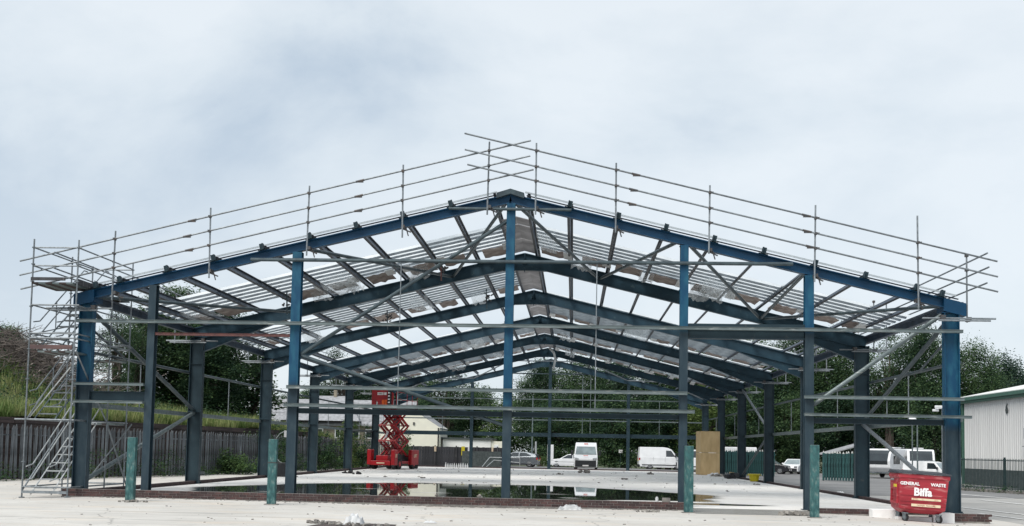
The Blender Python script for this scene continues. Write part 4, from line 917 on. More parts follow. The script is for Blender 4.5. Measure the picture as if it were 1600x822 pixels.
def big_van(label, loc, rz, Ln=5.6, Wd=2.05, H=2.5, front_text=None, scale=1, rear_win=False):
    h = Ln/2
    t_, yl, yu = vehicle('parked_van', label, 'van', loc, rz, 'white_paint', Ln, Wd, [(h, .7), (h-.06, 1.05), (h-.95, 1.32), (-h+.02, 1.32)],
        [(h-.93, 1.28), (h-1.55, 2.12), (h-1.95, H-.06), (h-2.4, H), (-h+.1, H), (-h+.02, 1.28)], 1.32, H, .10, (h-.95, -h+1.15), .36,
        [[(h-1.15, 1.36), (h-1.62, 2.0), (h-2.15, 2.02), (h-2.15, 1.36)]], ((h-.93, 1.33), (h-1.53, 2.10)), None)
    fronts(t_, Ln, Wd/2, .98, .30)
    MB().box(-h+.3, h-.3, -Wd/2-.012, Wd/2+.012, .42, .52).obj('side_moulding', 'dark_plastic', t_)
    MB().box(-h-.02, -h+.1, -Wd/2+.02, Wd/2-.02, .3, .5).obj('rear_bumper', 'dark_plastic', t_)
    for s in (-1, 1):
        bevel(MB().cbox(h-1.15, s*(Wd/2+.16), 1.5, .14, .22, .42).obj('wing_mirror', 'dark_plastic', t_), .03)
        for x in (h-2.25, h-3.5): MB().box(x-.008, x+.008, min(s*(Wd/2-.01), s*(Wd/2+.003)), max(s*(Wd/2-.01), s*(Wd/2+.003)), .55, 1.30).obj('door_gap', 'plinth', t_)
    t_.scale = (scale,)*3
    return t_, h, yu
R = math.radians
GF = -.17
suv('metallic grey crossover car parked behind the central post', (-3.55, 74.5, -.1), R(180-8), 'grey_paint')
saloon('white saloon car partly hidden by the white van with red lettering', (1.85, 77.0, -.1), R(178), 'white_paint')
v, h, yu = big_van('white high-roof van facing the slab, with red lettering on bonnet and roof', (3.35, 64.6, -.09), R(-91.5), 5.4, 2.05, 2.42, scale=1.06)
text('lettering', 'tnt', .26, (h-.3, 0, 1.28), (R(26), 0, R(90)), 'letter_red', v, bold=.008, sx=1.3)
text('lettering', 'tnt', .22, (h-1.70, 0, 2.31), (R(58), 0, R(90)), 'letter_red', v, bold=.008, sx=1.3)
big_van('long plain white van parked side-on beyond the back gable post', (11.6, 78.5, -.12), R(2), 5.0, 2.0, 2.35)
big_van('white van nose in front of the long white van, cut by the gable post', (14.7, 70.5, -.12), R(178), 4.6, 1.95, 2.2)
v, h, yu = big_van('white van side with black lettering between the teal post and the plywood boxing', (16.3, 62.6, -.15), R(170), 5.2, 2.0, 2.45)
text('lettering', 'W', .9, (-.6, 1.01, 1.25), (R(90), 0, R(180)), 'black', v, bold=.02, ext=.01)
hatch('white hatchback parked by the trees between the right columns', (24.2, 71.5, GF), R(-118), 'white_paint')
hatch('black car partly hidden behind a right column, left of the white hatchback', (21.0, 69.0, GF), R(-20), 'black_paint')
# small white van beyond the bin
def small_van(label, loc, rz):
    Ln, Wd = 4.4, 1.8; h = Ln/2
    t_, yl, yu = vehicle('parked_van', label, 'van', loc, rz, 'white_paint', Ln, Wd, [(h, .62), (h-.06, .85), (h-.85, 1.1), (-h+.02, 1.12)],
        [(h-.83, 1.08), (h-1.4, 1.74), (h-1.7, 1.82), (-h+.08, 1.82), (-h+.02, 1.08)], 1.1, 1.82, .12, (h-.85, -h+.95), .33,
        [[(h-1.1, 1.14), (h-1.5, 1.66), (h-2.1, 1.68), (h-2.1, 1.14)]], ((h-.83, 1.12), (h-1.38, 1.72)), None)
    fronts(t_, Ln, Wd/2, .82, .28)
    for s in (-1, 1): bevel(MB().cbox(h-1.15, s*(Wd/2+.12), 1.2, .12, .2, .24).obj('wing_mirror', 'dark_plastic', t_), .02)
    MB().box(-1.6, .3, -.4, .4, 1.84, 1.9).obj('roof_rack', 'galv', t_)
    for k in range(4): MB().box(-1.6+k*.3, -1.4+k*.3, .875, .893, 1.40-.05*(k % 2), 1.50).obj('decal', 'plinth', t_)
    return t_
small_van('small white van with black side lettering behind the red bin', (30.2, 50.6, GF), R(-40)).scale = (.86,)*3
# touring caravans
def caravan(label, loc, rz):
    t_ = thing('touring_caravan', label, 'caravan', loc, rz, group='touring caravans beyond the green fence')
    pts = [(-2.6, .45), (2.3, .45), (2.75, .9), (2.85, 1.5), (2.6, 2.15), (2.1, 2.55), (-2.3, 2.6), (-2.6, 2.35)]
    bevel(slab_body(pts, lambda z: 1.13-.03*max(0, z-1.6)).obj('body', 'white_paint', t_), .08, 3)
    mb = MB(); p = [(2.72, 1.0), (2.90, 1.5), (2.66, 2.13), (2.35, 2.42)]
    for a, c in zip(p[:-1], p[1:]): mb.hexa([(a[0]-.06, -.92, a[1]), (a[0]-.06, .92, a[1]), (c[0]-.06, .92, c[1]), (c[0]-.06, -.92, c[1]), (a[0]+.012, -.92, a[1]), (a[0]+.012, .92, a[1]), (c[0]+.012, .92, c[1]), (c[0]+.012, -.92, c[1])])
    mb.obj('front_window', 'glass', t_)
    for s in (-1, 1):
        y0, y1 = sorted((s*1.12, s*1.142)); MB().box(.9, 2.1, y0, y1, 1.25, 1.95).obj('side_window', 'glass', t_); MB().box(-1.9, -.9, y0, y1, 1.25, 1.9).obj('side_window', 'glass', t_)
        MB().disc((-.2, s*1.0, .36), (0, 1, 0), .34, .2, 18).obj('wheel', 'black', t_)
    MB().box(-2.62, 2.4, -1.152, 1.152, .42, .62).obj('skirt', 'galv', t_); MB().obox((2.6, 0, .5), (3.7, 0, .45), (0, .06, 0), (0, 0, .05)).obj('drawbar', 'galv', t_)
    MB().box(-1.0, .2, -.4, .4, 2.62, 2.72).obj('roof_vent', 'white_pad', t_)
    return t_
c0 = caravan('left touring caravan with dark curved front window beyond the green fence', (30.3, 60.5, GF), R(-132))
copy_tree(c0, 'right touring caravan with dark curved front window, just left of the small white van', (32.9, 61.4, GF), R(-104))
#o = copy_tree(c0, 'rearmost caravan end showing beside the second right column', (29.1, 64.0, GF), R(-60))

# ------------------------------------------------------------------ fences
def seg_points(pts, step):
    out_ = []; acc = 0
    for a, c in zip(pts[:-1], pts[1:]):
        a, c = Vector(a), Vector(c); L_ = (c-a).length; n = max(1, int(round(L_/step)))
        for i in range(n): out_.append((a+(c-a)*i/n, (c-a).normalized()))
    return out_
def pale_mesh(h, w_, mats):
    mb = MB(); mb.m = 0
    mb.hexa([(-w_/2, -.012, .06), (w_/2, -.012, .06), (w_/2, .0, .06), (-w_/2, .0, .06), (-w_/2, -.012, h-.16), (w_/2, -.012, h-.16), (w_/2, .0, h-.16), (-w_/2, .0, h-.16)])
    mb.m = 1; mb.hexa([(-w_/2, -.012, h-.16), (w_/2, -.012, h-.16), (w_/2, .0, h-.16), (-w_/2, .0, h-.16), (-.012, -.04, h), (.012, -.04, h), (.012, -.03, h), (-.012, -.03, h)])
    mb.m = 0; mb.box(-w_/6, w_/6, -.03, -.012, .06, h-.2)
    return mb.mesh('pale', mats)
def palisade(label, pts, h, step, w_, mats, postm, zf):
    t_ = thing('palisade_fence', label, 'fence')
    pm_ = pale_mesh(h, w_, mats)
    for p, d in seg_points(pts, step): put('pale', pm_, t_, (p.x, p.y, zf(p.x, p.y)), (rnd.uniform(-.015, .015), rnd.uniform(-.02, .02), math.atan2(d.y, d.x)), (1, 1, 1+rnd.uniform(-.018, .018)))
    for p, d in seg_points(pts, 2.75): MB().tube((p.x, p.y+.06, zf(p.x, p.y)-.2), (p.x, p.y+.06, zf(p.x, p.y)+h-.1), .055, 6).obj('fence_post', postm, t_)
    for a, c in zip(pts[:-1], pts[1:]):
        for z in (.45, h-.45): MB().obox((a[0], a[1]+.03, zf(*a[:2])+z), (c[0], c[1]+.03, zf(*c[:2])+z), (0, .018, 0), (0, 0, .03)).obj('fence_rail', postm, t_)
    return t_
FP = [(-26.0, -2.0, 0), (-22.9, 9.5, 0), (-19.2, 21.0, 0), (-17.2, 34.0, 0), (-16.3, 48.0, 0), (-15.6, 66.5, 0)]
palisade('long grey weathered palisade fence along the foot of the left bank', FP, 2.42, .255, .15, ['palisade', 'palisade'], 'palisade', lambda x, y: gz(x, y))
palisade('green palisade gate section with white tips behind the plywood boxing', [(15.2, 60.0, 0), (19.2, 55.5, 0)], 2.3, .23, .16, ['green_pale', 'pale_tip'], 'green_pale', lambda x, y: gz(x, y))
palisade('green palisade fence with white tips behind the right teal post', [(21.1, 47.0, 0), (23.7, 45.6, 0)], 2.25, .21, .16, ['green_pale', 'pale_tip'], 'green_pale', lambda x, y: gz(x, y))
t_ = thing('green_fence_panel', 'solid green boarding behind the white tipped palisade left of the second right column', 'fence')
MB().obox((21.1, 47.3, .95), (23.7, 45.9, .95), (.014, .02, 0), (0, 0, .92)).obj('boarding', 'bar_green', t_)
MB().obox((15.2, 60.3, .95), (19.1, 55.8, .95), (.014, .02, 0), (0, 0, .92)).obj('boarding', 'bar_green', t_)
# wooden fence at the back
t_ = thing('board_fence', 'dark stained close-board fence with paper notices behind the far end of the slab', 'fence')
a, c = Vector((-15.5, 66.8, 0)), Vector((-4.6, 72.8, 0)); n = 44; d = (c-a)/n; ang = math.atan2(d.y, d.x)
bmsh = MB().box(-.137, .137, -.012, .012, -.1, 1.92).mesh('board', 'wood_dark')
for i in range(n): p = a+d*(i+.5); put('board', bmsh, t_, (p.x, p.y+rnd.uniform(-.008, .008), gz(p.x, p.y)+rnd.uniform(-.02, .03)), (0, 0, ang))
for i in range(0, n+1, 8): p = a+d*i; MB().cbox(p.x, p.y-.06, .95, .12, .1, 2.0).obj('fence_post', 'wood_dark', t_)
nn_ = Vector((d.y, -d.x, 0)).normalized()
for k, (u, z, w_, h_, mt, lab) in enumerate(((.60, 1.45, .36, .9, 'yellow', 'yellow notice on the dark board fence'), (.655, 1.3, .34, 1.15, 'letter', 'tall white notice beside the yellow one on the dark board fence'), (.36, 1.6, .22, .5, 'sticker', 'small cream notice on the left half of the dark board fence'), (.86, 1.65, .2, .42, 'sticker', 'small pinkish notice right of the white notice on the board fence'), (.955, 1.65, .18, .4, 'letter', 'small pale notice near the right end of the board fence'))):
    p = a+(c-a)*u+nn_*.13; o = MB().box(-w_/2, w_/2, -.008, .008, z-h_/2, z+h_/2).obj('notice', mt); o.location = p; o.rotation_euler = (0, 0, ang); tag(o, lab, 'notice')
o = MB().obox((-14.6, 65.4, 1.9), (-13.4, 65.6, -.1), (.05, 0, 0), (0, .02, .02)).obj('leaning_pole', 'galv'); tag(o, 'grey pole leaning on the board fence right of the scissor lift', 'pole')
o = MB().box(-8.7, -4.9, 67.6, 67.75, -.1, 1.45).obj('dark_skip_panel', 'plinth'); tag(o, 'dark boarded panel low in front of the board fence behind the left rear post', 'panel')
t_ = thing('pedestrian_barrier', 'galvanised hoop barrier rail in front of the grey car', 'barrier', (-4.7, 63.0, -.08))
MB().path([(-1.6, -1.2, 0), (-.9, 0, 1.0), (1.9, 0, 1.0)], .035, 8).obj('hoop', 'alu', t_); MB().path([(-1.25, -1.2, 0), (-.5, 0, .75), (1.9, 0, .55)], .03, 8).tube((1.9, 0, 1.0), (1.9, 0, 0), .035, 8).obj('lower_rail', 'alu', t_)
t_ = thing('white_board_sign', 'tall narrow white sign board between the grey car and the white saloon', 'sign', (-.05, 66.5, -.08))
bevel(MB().box(-.30, .30, -.03, .03, .75, 2.3).obj('board', 'white_paint', t_), .02); MB().box(-.28, -.2, .04, .1, 0, 2.1).obj('leg', 'galv', t_)
t_ = thing('lamp_column', 'thin grey lighting column behind the grey car', 'post', (-2.3, 78.5, 0)); MB().tube((0, 0, -.1), (0, 0, 7.5), .09, 8, .05).obj('shaft', 'rail', t_); MB().tube((.45, 0, -.1), (.4, 0, 2.6), .10, 8).obj('stub_post', 'alu', t_)
t_ = thing('lamp_column', 'grey post standing right of the touring caravans', 'post', (29.0, 49.8, -.2)); MB().tube((0, 0, 0), (0, 0, 4.8), .07, 8, .05).obj('shaft', 'rail', t_)
# security cameras on poles
t_ = thing('security_camera', 'twin white security cameras on a slim pole beside the right corner column', 'security camera', (28.95, 44.2, -.2))
MB().tube((0, 0, 0), (0, 0, 5.7), .06, 8).obj('pole', 'galv', t_); MB().tube((0, 0, 5.5), (-.5, 0, 5.45), .04, 8).obj('bracket', 'white_paint', t_)
bevel(MB().box(-.72, -.3, -.2, .0, 5.25, 5.42).obj('camera_housing', 'white_paint', t_), .03); bevel(MB().box(-.62, -.1, -.35, -.2, 5.5, 5.68).obj('camera_housing', 'white_paint', t_), .03)
t_ = thing('security_camera', 'white domed camera showing over the lower rail right of the second right column', 'security camera', (26.9, 44.5, -.2))
MB().tube((0, 0, 0), (0, 0, 4.55), .05, 8).obj('pole', 'rail', t_); mb = MB()
for k in range(4): a0, a1 = k*math.pi/8, (k+1)*math.pi/8; mb.tube((0, 0, 4.55+.3*math.sin(a0)), (0, 0, 4.55+.3*math.sin(a1)), .34*math.cos(a0), 12, .34*math.cos(a1))
mb.obj('dome', 'white_paint', t_)

# ------------------------------------------------------------------ warehouse on the right
wh = thing('warehouse', 'pale grey profiled metal warehouse with green eaves trim on the right', 'warehouse')
WX, WY0, WY1, WE = 31.3, 4.0, 46.4, 6.05
MB().box(WX+.05, WX+28, WY0, WY1-.05, -.5, WE).obj('wall', 'cladding', wh)
pmx = MB(); y = 0
prof = []
while y < .99: prof += [(y, 0), (y+.22, 0), (y+.25, -.045), (y+.30, -.045)]; y += .333
prof.append((1.0, 0))
for (y0, d0), (y1, d1) in zip(prof[:-1], prof[1:]):
    if y1 > y0+1e-4: pmx.hexa([(d0, y0, .95), (.03, y0, .95), (.03, y1, .95), (d1, y1, .95), (d0, y0, WE-.02), (.03, y0, WE-.02), (.03, y1, WE-.02), (d1, y1, WE-.02)])
pmesh = pmx.mesh('cladding_panel', 'cladding')
for k in range(int(WY1-WY0)): put('cladding_panel', pmesh, wh, (WX, WY0+.2+k, 0))
MB().box(WX-.03, WX+.04, WY0, WY1, -.5, .94).obj('plinth_wall', 'plinth', wh)
mb = MB(); mb.hexa([(WX-.25, WY0, WE+.05), (WX+14, WY0, WE+3.1), (WX+14, WY1+.15, WE+3.1), (WX-.25, WY1+.15, WE+.05), (WX-.25, WY0, WE+.2), (WX+14, WY0, WE+3.3), (WX+14, WY1+.15, WE+3.3), (WX-.25, WY1+.15, WE+.2)])
mb.hexa([(WX+28.2, WY0, WE+.05), (WX+14, WY0, WE+3.1), (WX+14, WY1+.15, WE+3.1), (WX+28.2, WY1+.15, WE+.05), (WX+28.2, WY0, WE+.2), (WX+14, WY0, WE+3.3), (WX+14, WY1+.15, WE+3.3), (WX+28.2, WY1+.15, WE+.2)])
mb.obj('roof', 'wh_roof', wh)
MB().poly([(WX+.05, WY1-.05, WE), (WX+14, WY1-.05, WE+3.1), (WX+28, WY1-.05, WE)]).obj('gable_wall', 'cladding', wh)
MB().box(WX-.42, WX-.02, WY0, WY1+.1, WE-.12, WE+.12).box(WX-.30, WX-.05, WY0, WY1+.1, WE-.3, WE-.13).obj('gutter', 'green_trim', wh)
MB().box(WX-.15, WX+.15, WY1-.1, WY1+.1, -.3, WE-.31).obj('corner_trim', 'green_trim', wh)
text('number', '6', .95, (WX-.075, 38.6, 5.05), (R(90), 0, R(-90)), 'plinth', wh, bold=.03)
MB().box(WX-.3, WX-.06, 35.2, 35.5, 3.0, 3.7).box(WX-.34, WX-.06, 35.0, 35.7, 2.5, 2.55).obj('wall_lamp', 'galv', wh)
# bar fence in front of the warehouse
t_ = thing('bar_fence', 'dark green steel bar fence in front of the warehouse wall', 'fence')
bar = MB().box(-.012, .012, -.012, .012, .15, 1.95).mesh('bar', 'bar_green')
fpts = [(25.6, 31.8, 0), (26.8, 28.2, 0), (28.2, 24.0, 0)]
for p, d in seg_points(fpts, .12): put('bar', bar, t_, (p.x, p.y, gz(p.x, p.y)))
for p, d in seg_points(fpts, 2.6): MB().cbox(p.x, p.y, gz(p.x, p.y)+.98, .09, .09, 2.1).obj('fence_post', 'bar_green', t_)
for a, c in zip(fpts[:-1], fpts[1:]):
    for z in (.25, 1.85): MB().obox((a[0], a[1], gz(*a[:2])+z), (c[0], c[1], gz(*c[:2])+z), (.02, 0, 0), (0, 0, .025)).obj('fence_rail', 'bar_green', t_)
o = MB().obox((25.35, 31.9, -.2), (28.0, 24, -.2), (.1, 0, 0), (0, 0, .10)).obj('kerb', 'footing'); struct(o)

# ------------------------------------------------------------------ houses behind the left fence
hs = thing('stone_house', 'long stone house with grey slate roof behind the left fence', 'house')
MB().box(-37, -18.4, 95.8, 104, -.5, 4.35).obj('wall', 'stone', hs)
rf = MB(); rf.hexa([(-37.4, 95.2, 4.25), (-18.2, 95.2, 4.25), (-18.2, 100, 7.55), (-37.4, 100, 7.55), (-37.4, 95.2, 4.4), (-18.2, 95.2, 4.4), (-18.2, 100, 7.75), (-37.4, 100, 7.75)])
rf.hexa([(-37.4, 104.6, 4.25), (-18.2, 104.6, 4.25), (-18.2, 100, 7.55), (-37.4, 100, 7.55), (-37.4, 104.6, 4.4), (-18.2, 104.6, 4.4), (-18.2, 100, 7.75), (-37.4, 100, 7.75)])
rfo = rf.obj('roof', 'slate_roof', hs)
for k in range(7):
    y0 = 95.25+k*.66; z0 = 4.42+(y0-95.2)*.698; MB().box(-37.4, -18.2, y0, y0+.05, z0-.01, z0+.035).obj('slate_course', 'slate_roof', rfo)
for (x, w_) in ((-34, 1.0), (-32.2, .8), (-30.0, 1.1), (-27.6, .7), (-25.4, 1.2), (-23.6, .9), (-20.8, .8)):
    wn = MB().box(x-w_/2, x+w_/2, 95.68, 95.79, 2.7, 3.9).obj('window', 'white_paint', hs); MB().box(x-w_/2+.12, x+w_/2-.12, 95.66, 95.68, 2.82, 3.78).obj('pane', 'glass', wn)
MB().box(-26.8, -26.5, 95.4, 95.75, 3.6, 5.4).obj('flue', 'black', hs)
h2 = thing('hipped_house', 'taller house end with a broad grey hipped slate roof left of the long stone house', 'house')
MB().box(-33.8, -25.4, 98.2, 106, -.5, 5.0).obj('wall', 'stone', h2)
mb = MB(); n0 = [(-35, 94.5, 4.85), (-24.6, 94.5, 4.85), (-24.6, 106, 4.85), (-35, 106, 4.85), (-32, 100.5, 8.25), (-27.4, 100.5, 8.25)]; mb.v += n0
for f_ in ((0, 1, 5, 4), (1, 2, 5), (2, 3, 4, 5), (3, 0, 4), (3, 2, 1, 0)): mb.face(list(f_))
mb.obj('roof', 'slate_roof', h2); MB().box(-29.3, -28.9, 100.2, 100.8, 8.1, 9.0).obj('chimney', 'stone', h2)
h3 = thing('cream_house', 'cream rendered gable ended house behind the scissor lift', 'house')
mb = MB(); x0, x1, y0, y1 = -20.4, -13.2, 84.8, 92; xm = -16.9
mb.v += [(x0, y0, -.5), (x1, y0, -.5), (x1, y0, 4.05), (xm+1.0, y0, 5.75), (xm-1.0, y0, 5.75), (x0, y0, 4.05), (x0, y1, -.5), (x1, y1, -.5), (x1, y1, 4.05), (xm+1.0, y1, 5.75), (xm-1.0, y1, 5.75), (x0, y1, 4.05)]
mb.face([0, 1, 2, 3, 4, 5]); mb.face([11, 10, 9, 8, 7, 6])
for i in range(6): j = (i+1) % 6; mb.face([i, i+6, j+6, j])
mb.obj('wall', 'cream', h3)
MB().hexa([(x1+.06, y0+.05, 3.9), (xm+1.0, y0+.05, 5.78), (xm+1.0, y1, 5.80), (x1+.06, y1, 3.9), (x1+.06, y0+.05, 4.0), (xm+1.0, y0+.05, 5.9), (xm+1.0, y1, 5.95), (x1+.06, y1, 4.0)]).hexa([(x0-.25, y0-.25, 3.85), (xm-1, y0-.25, 5.80), (xm-1, y1, 5.80), (x0-.25, y1, 3.85), (x0-.25, y0-.25, 4.0), (xm-1, y0-.25, 5.95), (xm-1, y1, 5.95), (x0-.25, y1, 4.0)]).box(xm-1, xm+1, y0+.05, y1, 5.80, 5.9).obj('roof', 'slate_roof', h3)
MB().tube((x1-.15, y0-.08, 0), (x1-.15, y0-.08, 4), .07, 8).obj('downpipe', 'black', h3); MB().box(-16.3, -16.1, y0-.1, y0-.01, 4.3, 4.6).obj('lamp', 'clamp', h3)
wl = thing('flat_roofed_building', 'long low white rendered building with flat roof behind the board fence', 'building')
MB().box(-13.0, -7.4, 86.2, 94, -.5, 2.75).obj('wall', 'white_render', wl); MB().box(-13.2, -7.2, 86.0, 94, 2.75, 2.95).obj('roof', 'plinth', wl); MB().box(-7.38, -6.1, 86.3, 93, -.5, 2.6).obj('end_bay', 'cream', wl); MB().box(-7.0, -6.5, 86.26, 86.3, .5, 2.2).obj('door', 'white_paint', wl)
t_ = thing('timber_shed', 'small grey timber shed roof behind the right green fence', 'shed')
MB().box(25.2, 27.6, 60, 63, -.3, 1.9).obj('wall', 'wood_dark', t_)
MB().hexa([(24.4, 59.6, 1.75), (27.8, 59.6, 2.75), (27.8, 63.4, 2.75), (24.4, 63.4, 1.75), (24.4, 59.6, 1.85), (27.8, 59.6, 2.85), (27.8, 63.4, 2.85), (24.4, 63.4, 1.85)]).obj('roof', 'slate_roof', t_)
t_ = thing('blue_notice', 'small white notice on a dark post right of the white van with red lettering', 'notice', (7.3, 80.4, 0)); MB().tube((0, .04, 0), (0, .04, 2.0), .04, 8).obj('post', 'bar_green', t_); MB().box(-.2, .22, -.01, .01, 1.55, 1.9).obj('notice_board', 'letter', t_)
t_ = thing('white_parking_sign', 'small white sign on a short post above the right green fence', 'sign', (20.1, 48.5, -.2)); MB().tube((0, 0, 0), (0, 0, 2.4), .04, 8).obj('post', 'galv', t_); MB().box(-.16, .16, -.03, -.0, 2.1, 2.75).obj('board', 'white_paint', t_)

# ------------------------------------------------------------------ left bank
def fence_x(y):
    for a, c in zip(FP[:-1], FP[1:]):
        if a[1] <= y <= c[1]: return a[0]+(c[0]-a[0])*(y-a[1])/(c[1]-a[1])
    return FP[0][0] if y < FP[0][1] else FP[-1][0]
BEND = 52
def bank_z(x, y):
    d = fence_x(y)-1.1-x
    top = 2.65*(1-.30*sstep(38, 52, y))
    z = top + 2.3*sstep(0, 12, d)*(1-.55*sstep(18, 42, y)) + 1.6*sstep(3, 14, d)*math.exp(-((y-20)/11)**2)
    z += .25*noise.noise(Vector((x*.25, y*.25, 0)))
    return z*(1-sstep(50, 60, y)) - .6*sstep(50, 60, y)
mb = MB(); nd = 26; ys = lin(-4, 60, 52)
for y in ys:
    for k in range(nd+1): d = (k/nd)**1.7*70; x = fence_x(y)-1.1-d; mb.v.append((x, y, bank_z(x, y)))
for j in range(len(ys)-1):
    for k in range(nd): q = j*(nd+1)+k; mb.face([q, q+1, q+nd+2, q+nd+1])
struct(mb.obj('grass_bank', 'soil', None, True))
t_ = thing('retaining_wall', 'dark timber sleeper retaining wall behind the left palisade fence', 'wall')
for a, c in zip(FP[:-2], FP[1:-1]):
    L_ = (Vector(c)-Vector(a)).length; n = max(1, int(L_/2.6))
    for i in range(n):
        for k in range(10):
            p = Vector(a)+(Vector(c)-Vector(a))*(i/n); q = Vector(a)+(Vector(c)-Vector(a))*((i+.985)/n)
            zt = min(bank_z(p.x-1.2, p.y), bank_z(q.x-1.2, q.y))
            if .28*k > 2.75*(1-.3*sstep(38, 52, p.y)): continue
            yy = rnd.uniform(-.02, .02)
            MB().obox((p.x-1.0+yy, p.y, -.1+.28*k+.135), (q.x-1.0+yy, q.y, -.1+.28*k+.135), (.1, 0, 0), (0, 0, .132)).obj('sleeper', 'sleeper', t_)
# leaf helpers -----------------------------------------------------------
def leaf_mesh(name, clumps, per, size, mat, seed, gauss=.5, blade=False):
    r = random.Random(seed); v = []; f = []; k = 0
    for (cx, cy, cz, cr) in clumps:
        for _ in range(int(per*cr*cr) if per > 0 else -per):
            x, y, z = cx+r.gauss(0, gauss)*cr, cy+r.gauss(0, gauss)*cr, cz+r.gauss(0, gauss)*cr*.8
            a = r.uniform(0, 6.283); b_ = r.uniform(-1.1, 1.1); s_ = size*r.uniform(.6, 1.35)
            ux, uy, uz = math.cos(a)*s_, math.sin(a)*s_, s_*.5*math.sin(b_); wx, wy, wz = -math.sin(a)*s_*.55*math.cos(b_), math.cos(a)*s_*.55*math.cos(b_), s_*.7*math.sin(b_)
            v += [(x-ux*.5, y-uy*.5, z-uz*.5), (x+wx*.5, y+wy*.5, z+wz*.5), (x+ux*.5, y+uy*.5, z+uz*.5), (x-wx*.5, y-wy*.5, z-wz*.5)]
            f.append((k, k+1, k+2, k+3)); k += 4
    me = bpy.data.meshes.new(name); me.from_pydata(v, [], f); me.materials.append(M[mat]); return me
def crown_clumps(seed, n, low=.22, conic=False, open_=False):
    """unit crown: width 1, height 1 (z from low to 1)"""
    r = random.Random(seed); out_ = []
    while len(out_) < n:
        u = Vector((r.uniform(-1, 1), r.uniform(-1, 1), r.uniform(-1, 1)))
        if not (.25 if open_ else .1) < u.length < 1: continue
        zc = low+(1-low)*(u.z+1)/2
        wdt = .46*(math.sin(math.pi*min(1, max(.06, (1.03-zc)/(1-low)*.92+.04)))**.55 if not conic else (1.05-zc))
        out_.append((u.x*wdt, u.y*wdt, zc*.96, r.uniform(.07, .15)*(1.0 if not open_ else .8)))
    return out_
def scaled(cl, w_, h_): return [(x*w_, y*w_, z*h_, r_*(w_+h_)/2) for x, y, z, r_ in cl]
tree_kinds = {}
def trunk_mesh(seed, w_, h_, cl, many=False):
    r = random.Random(seed); mb = MB(); segs = 5
    def limb(p, q, r0, r1, n=4):
        prev = Vector(p)
        for i in range(n):
            u = (i+1)/n; c = Vector(p).lerp(Vector(q), u)+Vector((r.uniform(-.03, .03), r.uniform(-.03, .03), 0))*w_*(1-u*.5)
            mb.tube(prev, c, r0+(r1-r0)*i/n, 6, r0+(r1-r0)*u, cap=False); prev = c
    for st in range(3 if many else 1):
        bx = r.uniform(-.2, .2)*w_ if many else 0
        limb((bx, 0, -.4), (bx*1.3, 0, h_*.78), .022*h_+.05, .02, 7)
        for c in r.sample(cl, min(len(cl), 7 if many else 11)):
            z0 = h_*r.uniform(.2, .6); limb((bx*1.1, 0, z0), (c[0], c[1], max(c[2], z0+.3)), .010*h_+.02, .015, 4)
    return mb.mesh('trunk', 'bark')
def make_kind(k, seed, w_, h_, n, per, size, mat, **kw):
    cl = scaled(crown_clumps(seed, n, **kw), w_, h_)
    tree_kinds.setdefault(k, []).append((w_, h_, leaf_mesh('crown', cl, per, size, mat, seed), trunk_mesh(seed, w_, h_, cl, k == 's')))
for q in range(2): make_kind('a', 11+q, 8.4, 16.0, 120, 270, .20, 'leaf', low=.10)
for q in range(2): make_kind('b', 31+q, 6.4, 9.2, 100, 400, .18, 'leaf', low=.03)
for q in range(2): make_kind('s', 51+q, 7.2, 14.5, 84, 240, .18, 'leaf', low=.16, open_=True)
make_kind('c', 71, 3.6, 6.0, 60, 260, .2, 'leaf', low=.02, conic=True)
for q in range(1): make_kind('c2', 91+q, 7.8, 14.5, 115, 270, .20, 'leaf_blue', low=.06)
make_kind('l', 95, 5.2, 9.6, 90, 260, .18, 'leaf_light', low=.06)
